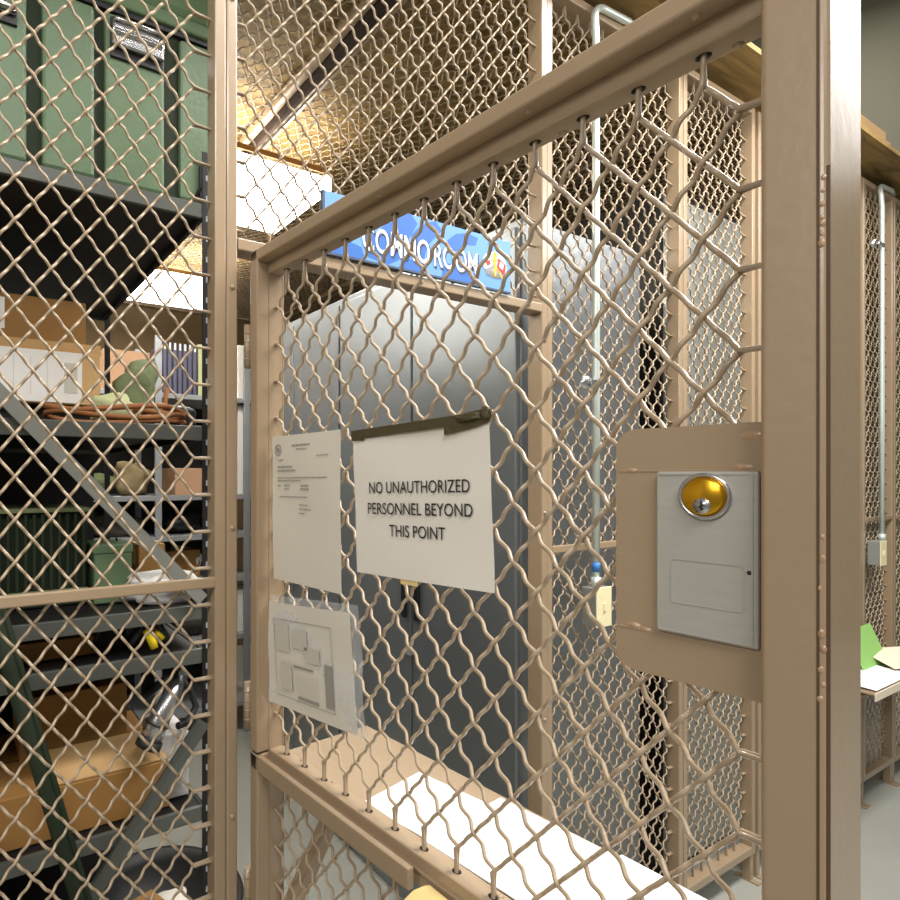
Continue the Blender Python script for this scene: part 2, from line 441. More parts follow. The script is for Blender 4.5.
# seam at the outer corner of the lock stile with weld beads
b = BM()
box(b, TEND-.0075, TEND-.0056, YA-.0004, YA+.002, 1.04, ZT); box(b, TEND-.0018, TEND+.0004, YA+.0012, YA+.004, 1.04, 1.86)
obj('seam', b, M['tan_dark'], fs)
rnd = random.Random(3)
for zc, hh, n in ((1.835, .016, 4), (1.806, .008, 3), (1.56, .003, 1), (1.53, .012, 2), (1.475, .006, 2), (1.44, .012, 3), (1.25, .01, 2), (1.18, .02, 3), (1.1, .012, 2)):
    for k in range(n):
        z = zc+((k/(n-1)-.5)*hh*2 if n > 1 else 0); q = rnd.uniform(.4, .7)
        b = BM(); lathe(b, [(0, .0022), (.003, .0016), (.0042, 0)], 10, Matrix.Translation((TEND-.0045+rnd.uniform(-.0012, .0012), YA+.0005, z)) @ Matrix.Rotation(PI/2, 4, 'X') @ Matrix.Diagonal((q, q*rnd.uniform(1, 1.8), q, 1)))
        obj('weld_bead', b, M['weld'], fs)
WX0, WX1 = T1, T2
hl = []
LATX = .089-.03105-WX0
wm = add_wire(WX1-WX0, ZBt-ZW, g, (WX0, YM, ZW), S=14, K=10, lat=(LATX, .03105, 26, .0334, .03825, 24, 1), r=.0028, amp=.0034, holes=hl, ph=.0595, pv=.0715)
def hole(parent, x, y, z, axis, sgn):
    b = BM(); m = {'Y': Matrix.Rotation(sgn*PI/2, 4, 'Y'), 'Z': Matrix.Diagonal((1.1, .9, sgn, 1))}[axis]
    lathe(b, [(0, .0006), (.0066, .0006), (.0066, -.0004)], 14, Matrix.Translation((x, y, z)) @ m)
    obj('wire_hole', b, M['hole'], parent)
for sd, v in hl:
    if sd == 'L': hole(hs, WX0, YM, ZW+v, 'Y', 1)
    if sd == 'R': hole(fs, WX1, YM, ZW+v, 'Y', -1)
    if sd == 'B': hole(br, WX0+v, YM, ZW, 'Z', 1)
    if sd == 'T': hole(tr, WX0+v, YM, ZBt, 'Z', -1)
def rivet(parent, x, y, z, d):
    """d: way the domed head points, local"""
    b = BM(); lathe(b, [(0, .0034), (.0028, .003), (.0046, .0016), (.0054, 0)], 14)
    q = Vector((0, 0, 1)).rotation_difference(Vector(d)).to_matrix().to_4x4()
    obj('rivet', b, M['tan'], parent, mtx=Matrix.Translation((x, y, z)) @ q)
for x in (.14, .40, .66, .84): rivet(tr, x, .014, ZA, (0, 0, -1)); rivet(tr, x+.02, .055, ZBt, (0, 0, -1))
for x in (.1, .2, .56): rivet(br, x+.03, .055, ZW, (0, 0, 1))
for z in (1.24, 1.42, 1.66, 1.78, 1.93): rivet(hs, WX0, YM+.004, z+.018, (1, 0, 0))
# hinges: knuckles between the hinge post and the leaf
def hinge(parent, z0, z1):
    b = BM(); tube(b, [(.004, .004, z0), (.004, .004, z1)], .0085, 14)
    for k in range(1, 5):
        z = z0+(z1-z0)*k/5; tube(b, [(.004, .004, z-.0015), (.004, .004, z+.0015)], .0092, 14)
    o = obj('hinge', b, M['tan'], parent)
    b = BM(); box(b, .004, T0+.002, .008, .014, z0+.004, z1-.004, .001); box(b, .0, .02, .004, .012, z0+.004, z1-.004, .001)
    obj('hinge_leaf', b, M['tan'], o)
hinge(g, 1.835, 1.925); hinge(g, 1.078, 1.175)
# lock cover plate
pl0, pl1 = gate(617, 475, .026)[0], T2+.01
zpt = gate(690, 426, .026)[1]; zpb = gate(690, 684, .026)[1]
zc1 = gate(640, 471, .026)[1]; zc2 = gate(640, 629, .026)[1]
b = BM(); prism(b, rrect(pl0, pl1, zpb, zpt, .02, 8, (0, 1, 1, 0)), .0245, .029)
box(b, pl0+.003, pl1, .0238, .025, zc1-.0012, zc1+.0012, .0005); box(b, pl0+.003, pl1, .0238, .025, zc2-.0012, zc2+.0012, .0005)
cp = obj('lock_cover', b, M['tan'], g); cp['label'] = 'tan rounded steel cover plate'
for (x, z, s) in ((pl0+.016, zc1+.0005, .7), (pl1-.03, zc1+.003, .9), (pl1-.022, zpt-.012, 1.2), (pl0+.018, zc2+.003, .9), (pl0+.03, zc2+.001, .7)):
    b = BM(); lathe(b, [(0, .0018*s), (.003*s, .0013*s), (.005*s, 0)], 10, Matrix.Translation((x, .0245, z)) @ Matrix.Rotation(PI/2, 4, 'X') @ Matrix.Diagonal((1.8, .8, 1, 1)))
    obj('weld_bead', b, M['weld'], cp)
lx0 = gate(656, 475, .018)[0]; lx1 = gate(758.5, 475, .018)[0]
lz1 = gate(700, 471.4, .018)[1]; lz0 = gate(700, 639, .018)[1]
b = BM(); box(b, lx0, lx1, .0185, .0245, lz0, lz1, .0022)
lb = obj('lock_box', b, M['lock'], g); lb['label'] = 'grey metal lock box with a brass keyhole'
# raised outline of the lock face and the sunk rounded panel
def outline(bm, pts, w, y0, y1):
    n = len(pts); P = [Vector((p[0], 0, p[1])) for p in pts]; inn = []
    c = sum(P, Vector())/n
    for i, p in enumerate(P):
        a = (P[(i+1) % n]-P[i-1]).normalized(); nn = Vector((-a.z, 0, a.x))
        if nn.dot(c-p) < 0: nn = -nn
        inn.append(p+nn*w)
    A = [bm.verts.new((p.x, y0, p.z)) for p in P]; B = [bm.verts.new((p.x, y0, p.z)) for p in inn]
    A2 = [bm.verts.new((p.x, y1, p.z)) for p in P]; B2 = [bm.verts.new((p.x, y1, p.z)) for p in inn]
    for i in range(n):
        j = (i+1) % n
        bm.faces.new((A[i], A[j], B[j], B[i])); bm.faces.new((A[i], A[j], A2[j], A2[i])); bm.faces.new((B[i], B[j], B2[j], B2[i]))
b = BM(); outline(b, rrect(lx0+.0015, lx1-.004, lz0+.002, lz1-.002, .002, 3), .0012, .0176, .019)
px0, px1 = gate(670.7, 475, .018)[0], gate(744, 475, .018)[0]; pz1 = gate(671, 558, .018)[1]; pz0 = gate(671, 602, .018)[1]
outline(b, rrect(px0, px1, pz0, pz1, .004, 4), .001, .0178, .019)
obj('lock_face_ridge', b, M['lock'], lb)
ct, cz = gate(704, 496.5, .016)
TURN = Matrix.Translation((ct, .0185, cz)) @ Matrix.Rotation(PI/2, 4, 'X')
b = BM(); lathe(b, [(.022, 0), (.0225, .003), (.0205, .0042), (.0185, .003), (.018, .002)], 40, TURN); obj('cylinder_ring', b, M['steel'], lb)
b = BM(); lathe(b, [(.018, .002), (.0175, .006), (.016, .007), (.0, .007)], 40, TURN); cyl = obj('lock_cylinder', b, M['brass'], lb)
tk, zk = gate(701.5, 506, .011)
TK = Matrix.Translation((tk, .0115, zk)) @ Matrix.Rotation(PI/2, 4, 'X')
b = BM(); lathe(b, [(.0076, 0), (.0074, .0012), (.0, .0012)], 28, TK); obj('key_plug', b, M['steel'], lb)
b = BM()
for (dx, dz, w, hh) in ((0, 0, .0009, .0042), (.0016, .0012, .0016, .0009), (-.0012, -.0008, .0012, .0009), (.001, -.0028, .001, .0008)):
    box(b, tk+dx-w, tk+dx+w, .0099, .0105, zk+dz-hh, zk+dz+hh)
obj('keyhole', b, M['ink'], lb)
b = BM(); lathe(b, [(0, .001), (.0018, .0008), (.002, 0)], 12, Matrix.Translation((gate(749, 573, .018)[0], .0185, gate(749, 573, .018)[1])) @ Matrix.Rotation(PI/2, 4, 'X')); obj('pin', b, M['black'], lb)

# ================================================================= GATE, lower leaf with its shelf
g2 = thing('gate_leaf', 'tan lower gate leaf of woven wire below the shelf, standing open', 'gate', (0, 0, 0), GATE_ROT)
LT = 1.025
tE = gate(408, 866, YA)[0]
b = BM(); box(b, T0, t257, YA, YE-.008, .1, LT+.012, .003); box(b, t257-.002, T1, YB, YE-.012, .1, LT-.004, .003); hs2 = obj('hinge_stile', b, M['tan'], g2)
b = BM(); box(b, T0+.001, tE, YA, YA+.012, LT-.02, LT+.012, .002); box(b, T0+.001, T2, YB, YE-.012, LT-.026, LT-.006, .003); obj('top_rail', b, M['tan'], g2)
b = BM(); box(b, T2, TEND, YA, YS, .1, LT, .005, 3); obj('lock_stile', b, M['tan'], g2)
b = BM(); box(b, T1, T2, YB, YE-.012, .1, .13, .003); obj('bottom_rail', b, M['tan'], g2)
hl = []
add_wire(T2-T1, LT-.026-.13, g2, (T1, YM, .13), S=12, K=8, mrg=.021, r=.0028, amp=.0034, holes=hl, lat=(LATX, .03105, 26, .02, .03825, 21, 0))
for sd, v in hl:
    if sd == 'L': hole(hs2, T1, YM, .13+v, 'Y', 1)
hinge(g2, .69, .785)
def gl(v):     # world to gate-local
    return Vector((Vector(v).dot(TD), Vector(v).dot(BD), v[2] if not isinstance(v, Vector) else v.z))
ZS = 1.03
sb = gl(at(375, 727, Z=ZS)); sl = gl(at(288, 750, Z=ZS))
SH0, SH1, SHY = sl.x, T2+.01, gl(at(478, 783, Z=ZS)).y
b = BM(); box(b, SH0, SH1, YE-.010, SHY, ZS-.006, ZS, .002); box(b, SH0, SH1, SHY-.004, SHY, ZS-.03, ZS, .0015)
sh = obj('shelf', b, M['tan'], g2); sh['label'] = 'tan steel shelf along the top of the lower leaf'
for x in (SH0+.012, SH1-.1):
    b = BM()
    p0 = Vector((x, SHY-.012, ZS-.02)); p1 = Vector((x, YE-.01, ZS-.34))
    d = (p1-p0).normalized(); w = d.cross(Vector((1, 0, 0)))*.014
    for o in (-1,):
        A = [p0-w+Vector((-.015, 0, 0)), p0+w+Vector((-.015, 0, 0)), p1+w+Vector((-.015, 0, 0)), p1-w+Vector((-.015, 0, 0))]
        B = [q+Vector((.03, 0, 0)) for q in A]
        va = [b.verts.new(q) for q in A]; vb = [b.verts.new(q) for q in B]
        b.faces.new(va); b.faces.new(vb[::-1])
        for i in range(4): b.faces.new((va[i], vb[i], vb[(i+1) % 4], va[(i+1) % 4]))
    obj('shelf_bracket', b, M['tan'], sh)

# ================================================================= PAPERS ON THE GATE
def sheet_bm(w, h, nx=12, nz=12, wav=.0015, seed=0, th=.0004):
    b = BM(); rnd = random.Random(seed); p = [rnd.uniform(0, 6) for _ in range(4)]
    def f(u, v): return wav*(math.sin(3*u+p[0])*math.sin(2.5*v+p[1])+.5*math.sin(5*v+p[2]+2*u))
    G = [[b.verts.new((w*(i/nx-.5), f(i/nx*2, j/nz*2), h*(j/nz-.5))) for j in range(nz+1)] for i in range(nx+1)]
    for i in range(nx):
        for j in range(nz):
            q = b.faces.new((G[i][j], G[i+1][j], G[i+1][j+1], G[i][j+1])); q.smooth = True
    return b
def on_gate(name, label, cat, c, yl, w, h, roll=0, **k):
    t = thing(name, label, cat)
    t.matrix_world = Matrix.Rotation(GATE_ROT, 4, 'Z') @ Matrix.Translation((c[0], yl, c[1])) @ Matrix.Rotation(roll, 4, 'Y')
    return t
YP = .0335
# --- the printed warning
c00 = gate(356, 437, YP); c10 = gate(493, 420, YP); c01 = gate(356, 572, YP); c11 = gate(491, 592, YP)
cc = ((c00[0]+c10[0])/2, (c00[1]+c10[1]+c01[1]+c11[1])/4)
SW = c10[0]-c00[0]; SHh = ((c00[1]-c01[1])+(c10[1]-c11[1]))/2
roll = -math.atan2((c10[1]-c00[1]+c11[1]-c01[1])/2, SW)
t = on_gate('notice', 'laminated white sheet with the warning in black capitals, taped to the gate wire', 'sign', cc, YP-.002, SW, SHh, roll)
b = sheet_bm(SW, SHh, wav=.0012, seed=4); obj('sheet', b, M['paper'], t)
for s, zpx, xa, xb in (('NO UNAUTHORIZED', 487, 371.7, 472.7), ('PERSONNEL BEYOND', 509.5, 370, 475), ('THIS POINT', 532, 391, 446.7)):
    a = gate(xa, zpx, YP); bq = gate(xb, zpx, YP)
    mid = gate((xa+xb)/2, zpx, YP)
    text('printed_words', s, .0185, M['ink'], t, Matrix.Translation(((a[0]+bq[0])/2-cc[0], -.0031, mid[1]-cc[1])) @ Matrix.Rotation(-roll*.0, 4, 'Y') @ UP, width=bq[0]-a[0], bold=.004)
b = BM()
prism(b, [(-SW/2-.002, SHh/2-.006), (-SW/2+.03, SHh/2-.008), (-SW/2+.03, SHh/2-.004), (SW/2-.075, SHh/2-.003), (SW/2-.075, SHh/2-.014), (SW/2-.02, SHh/2-.008), (SW/2+.003, SHh/2-.003), (SW/2+.004, SHh/2+.012), (SW/2-.01, SHh/2+.015), (SW/2-.05, SHh/2+.012), (-SW/2-.002, SHh/2+.011)], -.0038, -.0030)
obj('tape_strip', b, M['tape'], t)
b = BM(); blob(b, (SW/2-.03, -.006, SHh/2+.006), (.02, .0025, .005), 3, .25, 3); blob(b, (SW/2-.002, -.005, SHh/2+.008), (.008, .004, .008), 6, .3, 2); obj('tape_strip', b, M['tape'], t)
b = BM(); box(b, -.035, .0, .001, .0018, -SHh/2-.008, -SHh/2+.02); obj('backing_card', b, M['manila'], t)
# --- letter
d00 = gate(271.5, 437, YP); d10 = gate(339, 430, YP); d01 = gate(275, 581, YP); d11 = gate(343.5, 592, YP)
LW = (d10[0]-d00[0]+d11[0]-d01[0])/2; LH = (d00[1]-d01[1]+d10[1]-d11[1])/2
cc = ((d00[0]+d10[0]+d01[0]+d11[0])/4, (d00[1]+d10[1]+d01[1]+d11[1])/4)
lr = -.012
t = on_gate('letter', 'upright typed letter with a round seal, leftmost sheet on the gate wire', 'paper', cc, YP-.001, LW, LH, lr)
obj('sheet', sheet_bm(LW, LH, wav=.0012, seed=9), M['paper_old'], t)
def lines(bm, specs, y):
    for x0, x1, z, hh in specs: box(bm, x0, x1, y-.0002, y, z-hh/2, z+hh/2)
def fr(u, v): return (-LW/2+u*LW, LH/2-v*LH)
rr = random.Random(2)
def row(u0, u1, v, hh=.0022):
    b = BM()
    x, z = fr(u0, v); xe = fr(u1, v)[0]
    while x < xe:
        w = rr.uniform(.004, .011); box(b, x, min(x+w, xe), -.0024, -.0022, z-hh/2, z+hh/2); x += w+.0022
    obj('text_line', b, M['ink_grey'], t)
for s in ((.33, .60, .072, .003), (.40, .55, .098, .002), (.70, .86, .148, .002), (.1, .19, .165, .002), (.1, .34, .213, .003), (.1, .38, .24, .003), (.1, .84, .289, .002), (.1, .46, .308, .002),
          (.1, .15, .342, .003), (.2, .29, .342, .003), (.46, .58, .342, .003), (.2, .29, .365, .002), (.46, .58, .365, .003), (.13, .56, .418, .002), (.44, .56, .47, .002), (.44, .6, .498, .002), (.44, .53, .525, .002)): row(*s)
ex, ez = fr(.11, .095)
b = BM(); RT = Matrix.Translation((ex, -.0023, ez)) @ Matrix.Rotation(PI/2, 4, 'X')
lathe(b, [(.0095, 0), (.0095, .0003), (.0115, .0003), (.0115, 0)], 28, RT); lathe(b, [(0, .0003), (.004, .0003), (.0055, .0002)], 14, RT)
obj('round_seal', b, M['ink_grey'], t)
# --- plastic sleeve with a map
e00 = gate(267, 591, YP); e10 = gate(362, 609, YP); e01 = gate(267.5, 702, YP); e11 = gate(367, 735, YP)
PW = (e10[0]-e00[0]+e11[0]-e01[0])/2; PH = (e00[1]-e01[1]+e10[1]-e11[1])/2
cc = ((e00[0]+e10[0]+e01[0]+e11[0])/4, (e00[1]+e10[1]+e01[1]+e11[1])/4)
pr = -math.atan2((e10[1]-e00[1]+e11[1]-e01[1])/2, PW)
t = on_gate('document_sleeve', 'clear plastic sleeve holding a sheet with a pale framed map, lowest paper on the gate', 'paper', cc, YP-.004, PW, PH, pr)
obj('sleeve', sheet_bm(PW, PH, wav=.003, seed=12), M['sleeve'], t)
IW, IH = PW*.93, PH*.93
mt = Matrix.Translation((-PW*.035, -.0012, -PH*.03))
o = obj('sheet', sheet_bm(IW, IH, wav=.0012, seed=5), M['paper_old'], t, mtx=mt)
mw, mh = IW*.66, IH*.74
b = BM(); outline(b, [(-mw/2, -mh/2), (mw/2, -mh/2), (mw/2, mh/2), (-mw/2, mh/2)], .0016, -.0032, -.003)
obj('map_border', b, M['ink_grey'], o, mtx=Matrix.Translation((-.006, 0, -.004)))
b = BM()
for (u0, u1, v0, v1) in ((.02, .28, .05, .42), (.34, .6, .10, .34), (.55, .8, .3, .48), (.1, .3, .55, .9)):
    box(b, -mw/2+u0*mw, -mw/2+u1*mw, -.0032, -.003, mh/2-v1*mh, mh/2-v0*mh)
for k in range(7): box(b, -mw/2+.36*mw, -mw/2+.76*mw, -.0032, -.003, mh/2-(.66+.035*k)*mh-.0008, mh/2-(.66+.035*k)*mh)
obj('map_shading', b, M['ink_pale'], o, mtx=Matrix.Translation((-.006, 0, -.004)))
b = BM()
box(b, -mw/2+.34*mw, -mw/2+.68*mw, -.0033, -.0031, mh/2-.585*mh, mh/2-.555*mh); box(b, -mw/2+.87*mw, -mw/2+.99*mw, -.0033, -.0031, mh/2-.95*mh, mh/2-.45*mh); box(b, -mw/2+.4*mw, -mw/2+.75*mw, -.0033, -.0031, mh/2-.97*mh, mh/2-.93*mh)
obj('map_legend', b, M['ink_grey'], o, mtx=Matrix.Translation((-.006, 0, -.004)))

# --- papers lying on the shelf
def shelf_sheet(label, cx_, cy_, rz, w, h, z, n=1, m='paper_white', lines_=True, seed=0):
    p = TD*cx_+BD*cy_
    t = thing('paper_sheet', label, 'paper', (p.x, p.y, z), GATE_ROT+rz, 'papers on the gate shelf')
    b = BM(); box(b, -w/2, w/2, -h/2, h/2, 0, .0012*n, .0003, 1); obj('sheet', b, M[m], t)
    if lines_:
        rr = random.Random(seed)
        for k in range(6):
            b = BM()
            x = -w/2+.03; y = h/2-.035-k*.026
            if k in (2, 4):
                b.free(); continue
            while x < w/2-.05:
                q = rr.uniform(.006, .02); box(b, x, x+q, y-.0007, y+.0007, .0012*n, .0012*n+.0001); x += q+.004
            obj('text_line', b, M['ink_pale'], t)
    return t
WS = SHY-YE-.004; mid = (YE+SHY)/2
pf = gl(at(376, 796, Z=ZS+.002)); pb = gl(at(419, 772, Z=ZS+.002)); pr_ = gl(at(556, 816, Z=ZS+.002))
rz1 = math.atan2(pr_.y-pb.y, pr_.x-pb.x)*.35
hh = pb.y-YE+.008
c = pb+Vector((math.cos(rz1), math.sin(rz1), 0))*.13+Vector((math.sin(rz1), -math.cos(rz1), 0))*hh/2
shelf_sheet('white printed sheet lying on the gate shelf, nearest the hinge end', c.x, c.y, rz1, .26, hh, ZS, 2, seed=1)
shelf_sheet('white printed sheet lying on the gate shelf, middle of the row', c.x+.15, mid-.004, .03, .27, WS*.95, ZS+.0026, 2, seed=2)
shelf_sheet('white printed sheet lying on the gate shelf, nearest the lock end', SH1-.14, mid-.002, -.02, .27, WS*.97, ZS+.0052, 2, seed=3)
# --- manila folder pushed through the gap between the leaves
t = thing('manila_folder', 'yellow manila folder hanging out of the gap below the shelf papers', 'folder', (0, 0, 0), GATE_ROT)
m0 = gate(416, 862, -.008)
b = BM()
def fold(bm, x0, x1, off, w):
    n = 8; prof = [(.02, 1.0205), (.012, 1.0205), (-.006, 1.019), (-.02, 1.010), (-.045+off*.4, .985-off)]
    prev = None
    for k, (y, z) in enumerate(prof):
        cur = [bm.verts.new((x0+(x1-x0)*i/n-.012*k*.3, y-.002*math.sin(i*1.1), z)) for i in range(n+1)]
        if prev:
            for i in range(n):
                f = bm.faces.new((prev[i], prev[i+1], cur[i+1], cur[i])); f.smooth = True
        prev = cur
fold(b, m0[0], m0[0]+.30, 0, 1); obj('cover', b, M['manila'], t)
b = BM(); fold(b, m0[0]+.006, m0[0]+.30, .014, 1); o = obj('back_cover', b, M['manila_edge'], t); o.location = (0, .002, -.003)

# ================================================================= ROOM SIGN
sx0 = at(324, 188, Y=-.01).x; sx1 = at(510.5, 294, Y=-.01).x; sz0 = 2.112; sz1 = 2.252
t = thing('room_sign', 'light blue painted sign with white lettering above the gate header', 'sign', ((sx0+sx1)/2, -.006, (sz0+sz1)/2))
w, hh = (sx1-sx0), (sz1-sz0)
b = BM(); box(b, -w/2, w/2, -.004, .004, -hh/2, hh/2, .001, 1); bd = obj('board', b, M['sign_blue'], t)
b = BM(); box(b, -w/2-.004, -w/2+.002, -.005, .005, -hh/2, hh/2); box(b, -w/2, w/2, -.0055, .004, -hh/2-.003, -hh/2+.002); obj('edge_strip', b, M['sign_edge'], t)
def lx(px): return at(px, 260, Y=-.01).x-(sx0+sx1)/2
b = BM()
def patch(pts): prism(b, pts, -.0044, -.004)
patch([(-.16, .0), (-.12, .04), (-.10, .072), (-.05, .07), (-.03, .05), (-.05, .02), (-.07, -.01), (-.09, -.05), (-.12, -.066), (-.18, -.06), (-.2, -.02)])
patch([(-.03, .04), (.0, .06), (.03, .07), (.05, .05), (.02, .02), (0, .0), (-.01, -.04), (-.03, -.05), (-.05, -.02), (-.05, .02)])
patch([(.07, .03), (.1, .052), (.14, .062), (.18, .056), (.17, .035), (.13, .03), (.12, .01), (.08, .005)])
patch([(.06, -.03), (.12, -.028), (.17, -.04), (.19, -.065), (.12, -.072), (.05, -.066)])
patch([(-.06, -.04), (-.02, -.045), (0, -.065), (-.05, -.072), (-.09, -.065)])
patch([(.215, .05), (.235, .062), (.245, .05), (.23, .04)])
patch([(-.29, -.07), (-.25, -.03), (-.2, -.04), (-.19, -.072)])
obj('map_print', b, M['sign_deep'], bd)
xa, xb = lx(362), lx(477)
zt = at(420, 251, Y=-.01).z-(sz0+sz1)/2
for s, u0, u1 in (('COMMO', 0, .555), ('ROOM', .595, 1)):
    x0 = xa+(xb-xa)*u0; x1 = xa+(xb-xa)*u1
    text('lettering_shadow', s, .063, M['navy'], bd, Matrix.Translation(((x0+x1)/2+.004, -.0048, zt-.004)) @ UP, width=x1-x0+.004, bold=.03)
    text('lettering', s, .059, M['white'], bd, Matrix.Translation(((x0+x1)/2, -.0054, zt)) @ UP, width=x1-x0, bold=.01)
ec = Vector((lx(494.5), 0, at(494.5, 265.5, Y=-.01).z-(sz0+sz1)/2))
em = obj('flag_emblem', (lambda b: (lathe(b, [(0, .0006), (.046, .0006), (.046, 0)], 40, Matrix.Translation((ec.x, -.0042, ec.z)) @ Matrix.Rotation(PI/2, 4, 'X') @ Matrix.Diagonal((1, .78, 1, 1))), b)[1])(BM()), M['white'], bd)
def flat(pts, y, m, name):
    b = BM(); prism(b, [(ec.x+p[0]*1.25, ec.z+p[1]*1.15) for p in pts], y-.0003, y); return obj(name, b, m, em)
flat([(-.036, .004), (-.010, .018), (-.004, -.004), (-.030, -.016)], -.0052, M['navy'], 'flag')
flat([(-.035, .004), (-.011, .017), (-.005, -.003), (-.030, -.015)], -.0054, M['white'], 'flag')
flat([(-.028, .004), (-.016, .010), (-.013, .0), (-.025, -.006)], -.0058, M['red'], 'flag_square')
flat([(.035, .006), (.011, .020), (.005, -.006), (.030, -.018)], -.0054, M['red'], 'flag')
flat([(.027, .006), (.016, .012), (.013, -.001), (.024, -.007)], -.0058, M['white'], 'flag_square')
flat([(-.002, -.026), (.002, -.026), (.004, .012), (.006, .026), (0, .034), (-.006, .026), (-.004, .012)], -.0062, M['gold'], 'torch')
flat([(-.012, .016), (-.010, .018), (.024, -.028), (.022, -.030)], -.0060, M['gold'], 'flag_pole'); flat([(.012, .018), (.010, .020), (-.024, -.026), (-.022, -.028)], -.0060, M['ink_grey'], 'flag_pole')

# ================================================================= CABINETS
def cabinet(label, X0, X1, Y0, Y1, H, m='cabinet', face='X', bm_='', seams=True):
    t = thing('steel_cabinet', label, 'cabinet', (X0, Y0, 0), 0, 'steel cabinets')
    W, D = X1-X0, Y1-Y0
    b = BM(); box(b, .018 if face == 'X' else 0, W, 0 if face == 'X' else .018, D, 0, H, .004); obj('body', b, M[bm_ or m], t)
    if face == 'X':
        for k in (0, 1):
            y0 = k*D/2+.004; y1 = (k+1)*D/2-.004
            b = BM(); box(b, -.002, .018, y0, y1, .08, H-.03, .004); d = obj('door', b, M[m], t)
            yh = D/2+(-1 if k == 0 else 1)*.035
            b = BM(); box(b, -.016, -.001, yh-.012, yh+.012, 1.08, 1.28, .005); obj('handle', b, M['black'], d)
        b = BM(); tube(b, [(-.008, D/2+.012, 1.02), (-.02, D/2+.012, 1.0), (-.02, D/2-.004, .985), (-.008, D/2-.004, 1.0)], .004, 8); box(b, -.02, -.004, D/2-.01, D/2+.016, .95, .985, .002)
        obj('padlock', b, M['silver'], t)
    else:
        for k in (0, 1):
            b = BM(); box(b, k*W/2+.003, (k+1)*W/2-.003, -.002, .018, .06, H-.03, .004); obj('door', b, M[m], t)
    return t
CX1 = at(640, 300, Y=.075).x
cabinet('tall grey double-door steel cabinet with black handles just behind the gate opening', .93, CX1, .075, 1.02, 2.385)
cabinet('tall pale grey steel cabinet deeper inside, left of the cabinet with black handles', .93, CX1, 1.026, 1.83, 2.385)
c2 = at(735, 216, Y=.16)
cabinet('tall pale steel cabinet behind the second fence panel, right of a dark gap', at(667, 300, Y=.16).x, at(746, 300, Y=.16).x, .16, .9, c2.z, 'cabinet_light', 'Y', 'shelf_deck')  # black body puts the darkness of the gap into the cabinet side
cabinet('tall pale steel cabinet at the far right behind the narrow fence panel', 3.0, 3.9, .5, .95, 2.2, 'cabinet', 'Y')
# ================================================================= LIGHT FIXTURES
def fixture(label, X0, X1, Y0, Y1, Z, group):
    t = thing('fluorescent_light', label, 'light fixture', ((X0+X1)/2, (Y0+Y1)/2, Z), 0, group)
    w, d = (X1-X0)/2, (Y1-Y0)/2
    b = BM(); box(b, -w*.98, w*.98, -d*.3, d*.3, .085, .12, .004); box(b, -w-.004, -w, -d, d, .0, .1); box(b, w, w+.004, -d, d, 0, .1); obj('housing', b, M['fixture'], t)
    b = BM(); prism(b, [(-d*.8, .085), (-d, .05), (-d*.9, 0), (d*.9, 0), (d, .05), (d*.8, .085)], -w, w, Matrix.Rotation(PI/2, 4, 'Z')); obj('diffuser', b, M['glow'], t)
    b = BM(); box(b, -w, w, -d-.012, -d-.004, .062, .085, .002); obj('wood_edge', b, M['wood_strip'], t)
    for s in (-.6, .6):
        b = BM(); tube(b, [(s*w, 0, .1), (s*w, 0, 3.06-Z)], .006, 8); obj('hanger', b, M['conduit'], t)
    return t
q0 = at(250, 168, Z=2.84); q1 = at(238, 228, Z=2.84); q2 = at(330, 192, Z=2.84)
fixture('lit fluorescent ceiling light near the gate, left of the blue sign', q2.x-1.3, q2.x, q0.y, q1.y, 2.84, 'lit fluorescent lights')
q1 = at(170, 307, Z=2.84)
fixture('lit fluorescent ceiling light at the far end, seen below the top shelf', q1.x-.35, at(210, 308, Z=2.84).x, q1.y-.55, q1.y, 2.84, 'lit fluorescent lights')

fixture('unseen fluorescent ceiling light added over the shelving at the left', -1.75, -.45, 2.3, 2.9, 2.84, 'lit fluorescent lights')  # out of view, added to brighten the cabinet fronts

# ================================================================= LEFT SHELVING UNIT
SY0, SY1, SX0, SX1 = .27, 1.42, -1.35, .029
su = thing('shelving_unit', 'dark grey heavy steel shelving unit behind the left fence panel', 'shelving', (0, 0, 0))
LV = [2.29, 1.7325, 1.285, 1.175, .78, .16]
for k, z in enumerate(LV):
    b = BM(); d1 = SY1 if k != 2 else .75
    box(b, SX0+.02, SX1-.02, SY0+.012, d1-.012, z-.02, z-.003); s = obj('shelf', b, M['shelf_deck'], su)
    b = BM(); box(b, SX0+.02, SX1-.018, SY0, SY0+.012, z-.036, z, .0015); obj('front_beam', b, M['shelf'], s)
    b = BM(); box(b, SX0+.02, SX1-.018, d1-.012, d1, z-.036, z, .0015); obj('back_beam', b, M['shelf'], s)
    b = BM(); box(b, SX1-.024, SX1-.012, SY0+.012, d1-.012, z-.036, z, .0015); obj('side_beam', b, M['shelf_deck'], s)
for (x, y) in ((SX1, SY0), (SX1, SY1-.03), (SX0, SY0), (SX0, SY1-.03)):
    b = BM(); s = -1 if x == SX1 else 1
    box(b, x+s*.022, x, y-.002, y+.001, 0, 2.42); box(b, x-.0015, x+.0015, y, y+.03, 0, 2.42)
    up = obj('upright', b, M['shelf_deck'], su)
    b = BM()
    for k in range(46):
        z = .06+k*.051
        box(b, x+s*.013, x+s*.008, y-.0026, y-.002, z-.007, z+.007)
    obj('slot_groove', b, M['silver'] if (x, y) == (SX1, SY0) else M['hole'], up)
b = BM(); box(b, SX0, -.03, SY1-.004, SY1, .1, 2.0); obj('dark_backing', b, M['shelf_deck'], su)  # dark sheet added so the space behind the shelves reads dark
